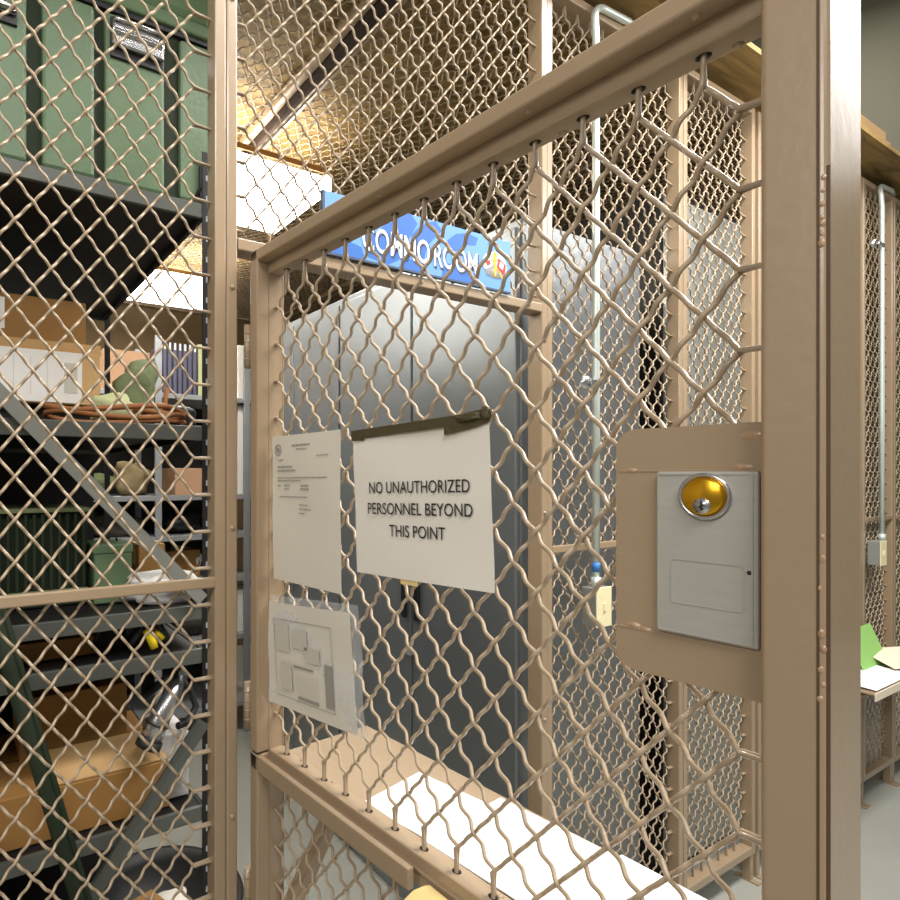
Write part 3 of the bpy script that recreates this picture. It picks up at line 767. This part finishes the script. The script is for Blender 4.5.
def bar(p, q, w, th, m, name, parent, label=None):
    b = BM(); p = Vector(p); q = Vector(q); d = (q-p).normalized(); n = Vector((0, 1, 0)); s = d.cross(n).normalized()*w/2
    A = [p-s, p+s, q+s, q-s]
    va = [b.verts.new(v) for v in A]; vb = [b.verts.new(v+n*th) for v in A]
    b.faces.new(va); b.faces.new(vb[::-1])
    for i in range(4): b.faces.new((va[i], vb[i], vb[(i+1) % 4], va[(i+1) % 4]))
    b2 = [p-s, p-s*.75, q-s*.75, q-s]
    va = [b.verts.new(v-n*.006) for v in b2]; vb = [b.verts.new(v) for v in b2]
    b.faces.new(va)
    for i in range(4): b.faces.new((va[i], vb[i], vb[(i+1) % 4], va[(i+1) % 4]))
    bmesh.ops.recalc_face_normals(b, faces=b.faces[:])
    o = obj(name, b, m, parent)
    if label: o['label'] = label
    return o
bar(at(-40, 352, Y=.255), at(203, 600, Y=.255), .032, .006, M['brace'], 'diagonal_brace', su, 'pale grey diagonal brace')
bar(at(204, 722, Y=.255), at(80, 915, Y=.255), .036, .006, M['shelf'], 'diagonal_brace', su)

# --- green transport case on the top shelf
gy = .285
xL = at(-70, 100, Y=gy).x; xR = at(214, 100, Y=gy).x
t = thing('transport_case', 'green ribbed military transport case on the top shelf', 'case', ((xL+xR)/2, gy, 2.29))
w = (xR-xL)/2
b = BM(); box(b, -w, w, .02, .5, .0, .42, .012)
ribs = [(-70, -28), (-18, 27), (42, 95), (105, 165), (180, 214)]
for a, c in ribs:
    x0 = at(a, 100, Y=gy).x-(xL+xR)/2; x1 = at(c, 100, Y=gy).x-(xL+xR)/2
    box(b, x0, x1, 0, .03, .006, .405, .008)
body = obj('case_body', b, M['green'], t)
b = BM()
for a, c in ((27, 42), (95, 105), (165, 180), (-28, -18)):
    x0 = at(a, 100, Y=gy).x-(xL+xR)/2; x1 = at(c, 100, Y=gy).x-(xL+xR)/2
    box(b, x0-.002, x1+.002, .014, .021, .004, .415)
obj('groove', b, M['green_deep'], body)  # recess shadow put into the grooves as a darker green
b = BM(); box(b, -w-.004, w+.004, -.004, .5, .425, .46, .006); box(b, -w, w, .0, .5, .46, .60, .02); obj('case_lid', b, M['green'], t)
b = BM(); box(b, -w-.002, w+.002, .004, .49, .412, .428); obj('lid_gasket', b, M['black'], t)
for (a, c, y0, y1) in ((110, 163, 17, 74), (-32, 17, -8, 27)):
    p = at(a, y0, Y=gy); q = at(c, y1, Y=gy); x0 = p.x-(xL+xR)/2; x1 = q.x-(xL+xR)/2; z1 = p.z-2.29; z0 = q.z-2.29+.01
    b = BM(); box(b, x0, x1, -.006, .002, z0-.012, z1, .002); lt = obj('latch', b, M['black'], t)
    b = BM(); hz = (z1-z0)
    box(b, x0+.004, x1-.004, -.02, -.006, z0+.01, z0+hz*.5, .004); box(b, x0+.006, x1-.006, -.026, -.012, z0+hz*.42, z0+hz*.55, .004)
    box(b, x0+.004, x1-.012, -.014, -.004, z0+hz*.62, z1-.004, .003)
    tube(b, [(x0+.008, -.018, z1-.01), (x1-.008, -.018, z1-.01)], .006, 10); tube(b, [(x0+.004, -.016, z0+.01), (x0+.004, -.018, z1-.01)], .003, 8); tube(b, [(x1-.004, -.016, z0+.01), (x1-.004, -.018, z1-.01)], .003, 8)
    obj('latch_lever', b, M['steel'], lt)
b = BM(); p = at(200, 165, Y=gy-.01); q = at(211, 203, Y=gy-.01)
box(b, p.x-(xL+xR)/2, q.x-(xL+xR)/2, -.012, .0, q.z-2.29, p.z-2.29, .003); tube(b, [(p.x-(xL+xR)/2-.01, -.006, q.z-2.285), (p.x-(xL+xR)/2+.02, -.012, p.z-2.31)], .005, 8)
obj('corner_clip', b, M['black'], t)

# --- cardboard boxes
def carton(label, X0, X1, Y0, Y1, Z0, Z1, m='card', open_=False, flap=None, tape=True, rz=0, group='cardboard boxes on the shelving'):
    t = thing('cardboard_box', label, 'box', ((X0+X1)/2, (Y0+Y1)/2, Z0), rz, group)
    w, d, hh = (X1-X0)/2, (Y1-Y0)/2, Z1-Z0
    if open_:
        b = BM()
        for a in ((-w, w, -d, -d+.005), (-w, w, d-.005, d), (-w, -w+.005, -d, d), (w-.005, w, -d, d)): box(b, *a, 0, hh)
        box(b, -w, w, -d, d, 0, .006); obj('box_body', b, M[m], t)
        for k, (y, sgn, ang) in enumerate(((-d, -1, flap or .5), (d, 1, .6))):
            b = BM(); L = min(d, .14)
            prism(b, [(-w, 0), (w, 0), (w-.004, L), (-w+.004, L)], -.002, .002)
            obj('flap', b, M[m], t, mtx=Matrix.Translation((0, y, hh)) @ Matrix.Rotation(-sgn*(PI/2-ang) if sgn > 0 else (PI/2-ang), 4, 'X'))
    else:
        b = BM(); box(b, -w, w, -d, d, 0, hh, .003); obj('box_body', b, M[m], t)
        b = BM(); box(b, -w+.004, w-.004, -.0015, .0015, hh-.0005, hh+.0008); obj('flap_seam', b, M['hole'], t)
        if tape:
            b = BM(); box(b, -w-.0008, w+.0008, -.025, .025, hh-.06, hh+.001); obj('box_tape', b, M['card_tape'], t)
    return t
z2 = LV[1]
# stacked boxes at the left on the second shelf
def sp(x, y, Y): return at(x, y, Y=Y)
YQ = .52
wb = carton('wide cardboard box with a white printed front at the left of the second shelf', sp(-60, 400, YQ).x, sp(100, 400, YQ).x, YQ, YQ+.3, sp(40, 403, YQ).z, sp(40, 349, YQ).z, 'card_pale', tape=False)
x0 = sp(0, 400, YQ).x-wb.location.x; x1 = sp(82, 400, YQ).x-wb.location.x; hz = sp(40, 349, YQ).z-sp(40, 403, YQ).z
b = BM(); box(b, x0-.2, x1, -.1515, -.1502, .004, hz-.002); lab = obj('printed_label', b, M['label_white'], wb); lab.location = (0, 0, 0)
b = BM(); box(b, x1-.045, x1-.012, -.1522, -.1517, .03, hz-.03)
for k in range(3): box(b, x0+.03+k*.04, x0+.031+k*.04, -.1522, -.1517, .02, hz-.02)
obj('label_print', b, M['ink_pale'], lab)
b = BM(); box(b, -.2, .2, -.12, .1, 0, wb.location.z-z2-.0005, .008)
o = obj('flat_crate', b, M['black'], loc=(wb.location.x+.05, YQ+.16, z2)); tag(o, 'flat black tray under the white fronted box on the second shelf', 'tray')
Zt = sp(40, 349, YQ).z
cb = carton('plain brown cardboard box stacked on the white fronted box', sp(-70, 300, YQ+.03).x, sp(86, 300, YQ+.03).x, YQ+.03, YQ+.3, Zt, sp(40, 297, YQ+.03).z, 'card', tape=False)
b = BM(); q = sp(2, 320, YQ+.03); box(b, q.x-cb.location.x-.06, q.x-cb.location.x+.006, -.1362, -.1352, .05, .13); obj('box_label', b, M['label_white'], cb)
b = BM(); box(b, -.22, .22, -.1358, -.1352, .0, .03); obj('box_tape', b, M['card_pale'], cb)

# olive bag, cords, pouch on the second shelf
b = BM(); q = sp(132, 398, .62); blob(b, (0, 0, .098), (.06, .06, .092), 31, .3, 3)
for v in b.verts: v.co.x += .12*(v.co.z-.07)
o = obj('cloth_bag', b, M['olive'], loc=(q.x, .62, z2)); tag(o, 'olive green cloth bag slumped on the second shelf beside the boxes', 'bag')
q = sp(110, 405, .5); b = BM(); blob(b, (0, 0, .045), (.05, .05, .048), 8, .25, 3)
o = obj('cloth_pouch', b, M['olive_pale'], loc=(q.x, .47, z2)); tag(o, 'pale yellow green pouch in front of the olive cloth bag', 'pouch')
b = BM(); pts = []
for k in range(60):
    a = k/59*2*PI*2.2; R_ = .11+.012*math.sin(3*a)
    pts.append((R_*1.5*math.cos(a), .05*math.sin(a)*1.2, .012+.012*(k/59)*3+.008*math.sin(2.3*a)))
tube(b, pts, .007, 8)
q = sp(120, 415, .36); o = obj('coiled_cable', b, M['orange'], loc=(q.x, .365, z2)); tag(o, 'orange brown cable coiled at the front of the second shelf', 'cable')
b = BM(); pts = [(.0, 0, .012), (.05, .02, .03), (.09, .05, .07), (.1, .06, .12)]; tube(b, pts, .007, 8)
o = obj('webbing_strap', b, M['orange'], loc=(sp(158, 415, .4).x-.05, .42, z2)); tag(o, 'orange brown strap rising behind the coiled cable', 'strap')
q = sp(180, 415, .42); b = BM(); blob(b, (0, 0, .032), (.045, .04, .034), 14, .12, 3)
o = obj('pouch', b, M['black'], loc=(q.x, .43, z2)); tag(o, 'small black pouch near the right end of the second shelf', 'pouch')
b = BM(); box(b, -.05, .05, -.04, .04, 0, .018, .002); o = obj('paper_pad', b, M['label_white'], loc=(sp(196, 415, .46).x, .56, z2)); tag(o, 'white paper pad behind the small black pouch', 'paper')

# things on the middle shelves
z3 = LV[2]
q = sp(88, 590, .42); x1 = q.x; x0 = x1-.42; zT = sp(60, 509, .42).z
t = thing('ribbed_case', 'dark green ribbed equipment case at the left of the third shelf', 'case', ((x0+x1)/2, .42, z3))
w = (x1-x0)/2; hh = zT-z3
b = BM(); box(b, -w, w, .012, .26, 0, hh, .004)
for k in range(22): xx = -w+.01+k*(2*w-.02)/21; box(b, xx-.004, xx+.004, 0, .014, .045, hh-.012, .002)
obj('case_body', b, M['green_deep'], t)
b = BM(); box(b, -w-.003, w+.003, -.006, .26, hh-.008, hh+.002, .002); box(b, -w, w, -.004, .01, .036, .043, .001); obj('case_rim', b, M['olive'], t)
p = sp(94, 545, .40); q = sp(132, 585, .40)
t = thing('ammunition_can', 'small green metal can right of the ribbed case', 'can', ((p.x+q.x)/2, .46, z3)); w = (q.x-p.x)/2; hh = p.z-z3
b = BM(); box(b, -w, w, -.06, .06, 0, hh*.85, .004); obj('can_body', b, M['green'], t)
b = BM(); box(b, -w-.003, w+.003, -.063, .063, hh*.84, hh, .004); obj('lid', b, M['green'], t)
b = BM(); tube(b, [(-w*.5, 0, hh), (-w*.4, 0, hh+.014), (w*.4, 0, hh+.014), (w*.5, 0, hh)], .003, 8); obj('handle', b, M['green_deep'], t)
p = sp(134, 543, .6); q = sp(160, 585, .6)
carton('small orange brown box behind the green metal can', p.x, q.x, .55, .68, z3, p.z, 'card')
q = sp(160, 582, .38); b = BM(); blob(b, (0, 0, .036), (.085, .05, .042), 40, .2, 3)
o = obj('plastic_bag', b, M['white_plastic'], loc=(q.x, .37, z3)); tag(o, 'crumpled white plastic bag at the front of the third shelf', 'bag')
q = sp(25, 505, .8); b = BM(); blob(b, (0, 0, .12), (.17, .1, .13), 41, .25, 3)
o = obj('camouflage_bundle', b, M['camo_dark'], loc=(q.x, .62, z3+.0)); o.location = (q.x-.05, .8, LV[3]); o.scale = (1, .8, 1.6); tag(o, 'dark mottled bundle behind the ribbed case', 'bundle')
# fourth shelf: yellow handled tool, thin box
z4 = LV[3]
p = sp(-20, 650, .36); q = sp(96, 684, .36)
carton('low brown box on the shelf below the ribbed case', p.x, q.x, .36, .6, z4, min(p.z, z3-.045), 'card', tape=False)
t = thing('hand_tool', 'black tool with a yellow handle lying on the fourth shelf', 'tool', (sp(150, 645, .31).x, .31, z4))
b = BM(); tube(b, [(.006, -.016, .012), (.0, -.014, .034), (-.014, -.01, .06)], [.010, .012, .010], 10); tube(b, [(.03, -.008, .03), (.012, -.006, .052)], [.007, .006], 10); obj('handle', b, M['yellow'], t)
b = BM(); tube(b, [(-.05, .0, .02), (-.03, .0, .05), (-.01, 0, .075), (.02, 0, .07), (.04, .0, .03), (.03, .01, .012)], [.008, .01, .008, .009, .01, .008], 10)
for k in range(4): tube(b, [(-.055+k*.012, .01, .04), (-.05+k*.014, .012, .075), (-.02+k*.01, .02, .08)], .004, 8)
obj('tool_head', b, M['steel'] if False else M['black'], t)
for k in range(5):
    b = BM(); tube(b, [(-.06+k*.012, -.004, .07), (-.035+k*.012, -.006, .074)], .003, 8); obj('pin', b, M['steel'], t)
b = BM(); tube(b, [(-.05, 0, .01), (-.04, .0, .05), (-.01, .0, .06), (.03, .02, .03), (.06, .02, .012)], .008, 8)
o = obj('black_cable', b, M['black'], loc=(sp(115, 650, .36).x, .36, z4)); tag(o, 'black cable between the low brown box and the yellow handled tool', 'cable')

# fifth shelf: open boxes, metal pipe
z5 = LV[4]
p = sp(-40, 780, .36); q = sp(163, 800, .36)
bg = carton('large cardboard box with a lifted top flap on the fifth shelf', p.x, q.x, .31, .68, z5, sp(120, 772, .31).z, 'card', tape=False)
b = BM(); w = (q.x-p.x)/2; prism(b, [(-w*.2, 0), (w-.004, 0), (w-.004, .13), (-w*.2, .13)], -.002, .002)
obj('flap', b, M['card_pale'], bg, mtx=Matrix.Translation((0, -.183, bg.children[0].bound_box[1][2]+.004)) @ Matrix.Rotation(-PI/2+.22, 4, 'X'))
zb_ = sp(120, 772, .31).z
p = sp(20, 740, .46); q = sp(128, 740, .46)
carton('smaller cardboard box stacked on the back of the large cardboard box', p.x, q.x, .47, .67, zb_, max(sp(80, 690, .47).z, zb_+.08), 'card', tape=False)
t = thing('metal_pipe', 'bent shiny metal pipe with a dark end beside the cardboard boxes', 'pipe', (0, 0, 0))
YP2 = .33
pp = [sp(150, 741, .30), sp(158, 722, .30), sp(168, 702, .30), sp(176, 686, .32), sp(180, 674, .36)]
b = BM(); tube(b, pp, [.028, .027, .023, .02, .017], 20); obj('pipe_body', b, M['steel'], t)
d = (pp[0]-pp[1]).normalized()
b = BM(); tube(b, [pp[0]-d*.004, pp[0]+d*.016], .032, 20); tube(b, [pp[1]+Vector((0, 0, .0)), pp[1]+d*.006], .0305, 20); obj('collar', b, M['rubber'], t)
b = BM(); tube(b, [sp(178, 676, .34), sp(190, 690, .36), sp(196, 706, .36), sp(188, 722, .34), sp(178, 726, .32)], .009, 10); tube(b, [sp(140, 700, .4), sp(152, 690, .4), sp(165, 680, .42), sp(186, 678, .42)], .012, 10)
o = obj('rubber_hose', b, M['rubber']); tag(o, 'black rubber hose curling around the shiny metal pipe', 'hose')
# support block under the pipe
b = BM(); p = sp(168, 760, .36); box(b, -.03, .05, -.04, .12, 0, sp(168, 735, .34).z-z5, .004); o = obj('foam_block', b, M['white_plastic'], loc=(p.x, .38, z5)); tag(o, 'pale grey foam block under the metal pipe', 'block')
# bottom: round black tub with cardboard and paper
t = thing('rubber_tub', 'round black tub with scraps at the bottom of the shelving', 'tub', (sp(165, 880, .62).x, .66, LV[5]))
zr = sp(165, 853, .86).z-LV[5]
b = BM(); lathe(b, [(0, .0), (.2, 0), (.225, zr-.02), (.25, zr-.015), (.255, zr), (.235, zr+.004), (.215, zr-.03), (.19, .012), (0, .012)], 48); obj('tub_body', b, M['rubber'], t)
carton('brown cardboard scrap box inside the black tub', t.location.x-.13, t.location.x+.02, .56, .72, LV[5]+.012, LV[5]+zr-.02, 'card', rz=.3, tape=False)
b = BM(); blob(b, (0, 0, .1), (.08, .08, .1), 51, .2, 3); o = obj('rag', b, M['purple'], loc=(t.location.x+.07, .56, LV[5]+.012)); o.scale = (.9, .9, (zr-.06)/.2); tag(o, 'dark violet rag inside the black tub', 'rag')
b = BM(); blob(b, (0, 0, .1), (.07, .07, .1), 53, .25, 3); o = obj('crumpled_paper', b, M['paper'], loc=(t.location.x+.06, .76, LV[5]+.012)); o.scale = (.8, .8, (zr-.09)/.2); tag(o, 'crumpled white paper inside the black tub', 'paper')
# green pole leaning behind the fence
t = thing('tent_pole', 'dark green pole leaning behind the lower left fence panel', 'pole')
b = BM(); p = sp(2, 640, .2); q = sp(88, 930, .2); d = (q-p).normalized()
p = p-d*.12; q = p+d*((.004-p.z)/d.z)
tube(b, [p, q], .017, 16); obj('pole_shaft', b, M['green_deep'], t)
b = BM(); off = Vector((.019, -.008, 0)); tube(b, [p+off, q+off], .006, 10); obj('pole_rod', b, M['green_deep'], t)

# ================================================================= BACK SHELVING UNIT
BY = 2.25
bu = thing('shelving_unit', 'pale grey metal shelving unit across the far end of the aisle', 'shelving', (0, 0, 0))
bx0, bx1 = -1.0, at(250, 500, Y=BY).x+.03
BL = [2.09, 1.49, 1.25, .98, .62, .2]
for z in BL:
    b = BM(); box(b, bx0, bx1, BY, BY+.46, z-.03, z, .002); obj('shelf', b, M['silver'], bu)
for px in (158.5, 247):
    X = at(px, 500, Y=BY).x
    for y in (BY-.004, BY+.44):
        b = BM(); box(b, X-.02, X+.02, y, y+.02, 0, 2.42, .002); obj('upright', b, M['silver'], bu)
b = BM(); box(b, bx0, bx0+.04, BY-.004, BY+.016, 0, 2.42, .002); obj('upright', b, M['silver'], bu)
def bp(x, y): return at(x, y, Y=BY+.02)
b = BM(); box(b, bx0, bx1, BY+.462, BY+.468, .1, 2.06); obj('dark_backing', b, M['shelf_deck'], bu)  # added dark sheet, darkens the gaps of the far unit
# binders
bx_ = bp(163, 390).x; n = 8; step = (bp(203, 390).x-bx_)/n
t0 = thing('ring_binder', 'black and violet ring binder, leftmost of the row on the far top shelf', 'binder', (bx_, BY+.02, 2.09), 0, 'ring binders on the far shelf')
wbn = step*.9
b = BM(); box(b, 0, wbn, 0, .24, 0, .30, .006); obj('cover', b, M['purple'], t0)
b = BM(); box(b, wbn*.72, wbn*1.02, -.002, .0, .0, .3); box(b, 0, wbn, -.001, .1, .298, .302); obj('spine_edge', b, M['black'], t0)
b = BM(); box(b, wbn*.2, wbn*.6, -.002, -.0005, .26, .30); obj('spine_label', b, M['label_white'], t0)
ordn = ['second', 'third', 'fourth', 'fifth', 'sixth', 'seventh']
for k in range(1, 7): dup(t0, (bx_+k*step, BY+.02, 2.09), f'black and violet ring binder, {ordn[k-1]} from the left in the far row')
b = BM(); box(b, 0, wbn, 0, .24, 0, .31, .004); o = obj('ring_binder', b, M['olive_pale'], loc=(bx_+7*step, BY+.02, 2.09)); tag(o, 'pale yellow green binder at the right end of the far row', 'binder', 'ring binders on the far shelf')
# boxes and bundles on the far unit
def bcarton(label, xa, xb, ytop, lev, m='card', d=.3, dy=.05):
    p = at(xa, ytop, Y=BY+dy); q = at(xb, ytop, Y=BY+dy)
    return carton(label, p.x, q.x, BY+dy, BY+dy+d, BL[lev], max(p.z, BL[lev]+.05), m, group='boxes on the far shelving')
pk = bcarton('pinkish cardboard box with a dark stamp on the far top shelf', 103, 150, 348, 0, 'card_pink')
b = BM()
for k in range(3): lathe(b, [(.02, 0), (.02, .001), (.027, .001), (.027, 0)], 16, Matrix.Translation((.05+k*.035, -.151, (pk.children[0].bound_box[6][2])*.6)) @ Matrix.Rotation(PI/2, 4, 'X'))
obj('stamp', b, M['ink'], pk)
bcarton('orange brown box on the far shelf left of the hinge post', 175, 205, 468, 1, 'card_pink')
bcarton('brown box on the far shelf behind the green can', 128, 156, 548, 3, 'card')
bcarton('brown box low on the far shelving beside the steel upright', 164, 200, 552, 3, 'card', .28, .1)
bcarton('white box on the far top shelf seen through the hinge gap', 238, 252, 345, 0, 'label_white')
bcarton('white box on the far shelf just below the top, seen through the hinge gap', 238, 252, 405, 1, 'label_white')
bcarton('pale box low on the far shelving seen through the hinge gap', 238, 254, 590, 4, 'label_white')
for lab, xa, ya, lev, s, mm, sd in (('tan camouflage bag on the far shelf beside the pale upright', 132, 485, 1, (.11, .12, .1), 'camo', 61), ('mottled green bundle left of the tan camouflage bag', 92, 490, 1, (.12, .12, .07), 'olive', 62),
        ('dark equipment bundle on the far middle shelf', 115, 525, 2, (.16, .12, .07), 'camo_dark', 63), ('black equipment bundle right of the pale upright', 182, 525, 2, (.12, .12, .06), 'black', 64),
        ('white plastic bundle on the far shelf right of the pale upright', 186, 555, 3, (.1, .1, .09), 'white_plastic', 65), ('dark bundle low on the far shelving', 186, 620, 4, (.15, .13, .09), 'camo_dark', 66), ('grey bundle on the far shelf seen low in the hinge gap', 246, 640, 4, (.06, .1, .1), 'camo', 67)):
    q = at(xa, ya, Y=BY+.18); b = BM(); blob(b, (0, 0, s[2]*.97), s, sd, .2, 3)
    o = obj('gear_bundle', b, M[mm], loc=(q.x, BY+.2, BL[lev])); tag(o, lab, 'bundle', 'bundles on the far shelving')

# ================================================================= CONDUITS AND ELECTRICAL BOXES
def conduit(label, px, yb, ytop_loop, X0, X1, z0, z1, clamp):
    """pipe on the outer face of the fence with a switch box"""
    Xc = at(px, 450, Y=-.03).x
    t = thing('conduit', label, 'conduit', (Xc, -.03, 0))
    pts = [(0, 0, z1), (0, 0, 1.9), (0, 0, 2.5), (0, 0, 2.93)]
    for k in range(1, 9):
        a = k/8*PI*.5; pts.append((.08*(1-math.cos(a)), .02*math.sin(a), 2.97+.09*math.sin(a)))
    pts += [(.2, .02, 3.068), (.3, .04, 3.075)]
    b = BM(); tube(b, pts, .0105, 14); obj('pipe', b, M['conduit'], t)
    p = Vector((clamp[0], 0, clamp[1]))
    b = BM(); lathe(b, [(0, .014), (.012, .013), (.02, .008), (.022, 0)], 20, Matrix.Translation((p.x-Xc, .01, p.z)) @ Matrix.Rotation(PI/2, 4, 'X')); box(b, p.x-Xc, .0, -.012, -.009, p.z-.008, p.z+.008, .001); obj('clamp', b, M['steel'], t)
    b = BM(); tube(b, [(0, 0, z1-.005), (0, 0, z1+.03)], .0145, 14); obj('coupling', b, M['conduit'], t)
    b = BM(); box(b, X0-Xc, X1-Xc, -.018, .028, z0, z1, .003); jb = obj('switch_box', b, M['box_grey'], t)
    b = BM(); box(b, X0-Xc-.001, X1-Xc+.001, -.022, -.018, z0-.002, z1+.002, .002); obj('cover_plate', b, M['cream'], jb)
    b = BM(); box(b, (X0+X1)/2-Xc-.005, (X0+X1)/2-Xc+.005, -.026, -.022, (z0+z1)/2-.012, (z0+z1)/2+.012, .001); obj('switch', b, M['cream'], jb)
    return t
a = at(597, 590, Y=-.052); c = at(611, 590, Y=-.052)
t1 = conduit('white galvanised conduit with a cream switch box on the fence right of the gate opening', 596, 0, 0, a.x, a.x+.072, at(597, 628, Y=-.052).z, at(597, 589, Y=-.052).z, (at(588, 382, Y=-.03).x, at(588, 382, Y=-.03).z))
b = BM(); zz = at(596, 567, Y=-.03).z; tube(b, [(0, 0, zz-.014), (0, 0, zz+.014)], .0118, 14); obj('blue_tape_wrap', b, M['blue_tape'], t1)
a = at(881, 550, Y=-.052); c = at(888, 550, Y=-.052)
conduit('grey conduit with a switch box on the narrow fence panel right of the gate edge', 882, 0, 0, a.x, a.x+.075, at(881, 566, Y=-.052).z, at(881, 541.5, Y=-.052).z, (at(876, 243, Y=-.03).x, at(876, 243, Y=-.03).z))

# ================================================================= PAPER TRAY ON THE FENCE AT THE RIGHT
q = at(880, 695, Y=-.16); zt = at(870, 690, Y=-.17).z
X0, X1 = 2.75, 3.62
t = thing('wall_tray', 'tan tray shelf bolted to the outside of the far fence panel', 'shelf', ((X0+X1)/2, 0, zt)); w = (X1-X0)/2
b = BM(); box(b, -w, w, -.2, -.002, -.006, 0, .001); obj('shelf_board', b, M['tan'], t)
b = BM(); box(b, -w, w, -.204, -.2, -.03, .004, .001); obj('front_lip', b, M['cream_paper'], t)  # light on the tan lip put into a paler colour
b = BM(); tube(b, [(w-.1, -.18, -.01), (w-.1, -.004, -.13)], .008, 8); tube(b, [(-w+.1, -.18, -.01), (-w+.1, -.004, -.13)], .008, 8); obj('bracket', b, M['tan'], t)
def tray_sheet(label, m, x, y, w_, d_, rx, rz, z):
    b = BM(); box(b, -w_/2, w_/2, 0, d_, 0, .0012, .0003, 1)
    o = obj('paper_sheet', b, M[m]); o.matrix_world = Matrix.Translation((x, y, z)) @ Matrix.Rotation(rz, 4, 'Z') @ Matrix.Rotation(rx, 4, 'X'); return tag(o, label, 'paper', 'papers on the fence tray')
tray_sheet('green sheet leaning on the fence above the right-hand tray', 'greenpaper', 3.2, -.08, .30, .19, 1.2, 0, zt+.002)
tray_sheet('white sheet lying on the right-hand tray in front of the green sheet', 'paper_white', 3.0, -.195, .42, .16, .06, .0, zt+.006)
tray_sheet('cream sheet with a lifted edge at the right end of the tray', 'cream_paper', 3.30, -.19, .26, .16, .30, -.35, zt+.02)

# ================================================================= BOXES ON TOP OF THE DECK
p = at(862, 160, Y=.02); q = at(886, 160, Y=.02)
zd = 3.125
carton('tan cardboard box on the plywood deck above the far fence panel', p.x-.4, at(886, 150, Y=.05).x, .05, .4, zd, at(880, 128, Y=.05).z, 'card_pale', group='boxes on the plywood deck')
carton('small pale box beside the tan box on the plywood deck', at(886, 150, Y=.06).x+.004, at(891, 150, Y=.06).x, .06, .3, zd, at(888, 141, Y=.06).z, 'card_pink', group='boxes on the plywood deck')

# ================================================================= LIGHT
def area(name, loc, rot, sx, sy, power, col=(1, .975, .94)):
    l = bpy.data.lights.new(name, 'AREA'); l.shape = 'RECTANGLE'; l.size = sx; l.size_y = sy; l.energy = power; l.color = col
    o = bpy.data.objects.new(name, l); COL.objects.link(o); o.location = loc; o.rotation_euler = rot
    return o
area('ceiling_lamp_behind', (-1.0, -2.6, 4.0), (math.radians(28), 0, math.radians(-10)), 1.6, .6, 82)
area('fill_light_left', (-2.6, -1.3, 2.9), (0, math.radians(-62), 0), .8, .5, 34)  # unseen fill added to brighten the gate face and its papers
area('ceiling_lamp_gate', (1.3, -1.2, 4.2), (math.radians(5), math.radians(12), 0), 2.4, .5, 170)
area('fill_light_fence', (2.2, -1.0, 2.95), (math.radians(60), 0, math.radians(8)), 1.4, .3, 20)  # unseen fill added for the cabinets behind the right fence
area('fill_light_right', (4.6, -1.6, 5.6), (math.radians(25), 0, 0), 3.0, .6, 90)  # unseen fill added to lift the upper right wall
area('fill_light_high', (5.2, 1.2, 6.2), (math.radians(20), 0, 0), 2.0, .6, 110)  # unseen fill above the deck, added for the back wall and boxes
w = bpy.data.worlds.new('world'); SC.world = w; w.use_nodes = True
w.node_tree.nodes['Background'].inputs[0].default_value = (1, .98, .95, 1); w.node_tree.nodes['Background'].inputs[1].default_value = .15
SC.view_settings.view_transform = 'Standard'; SC.view_settings.look = 'None'; SC.view_settings.exposure = -0.08
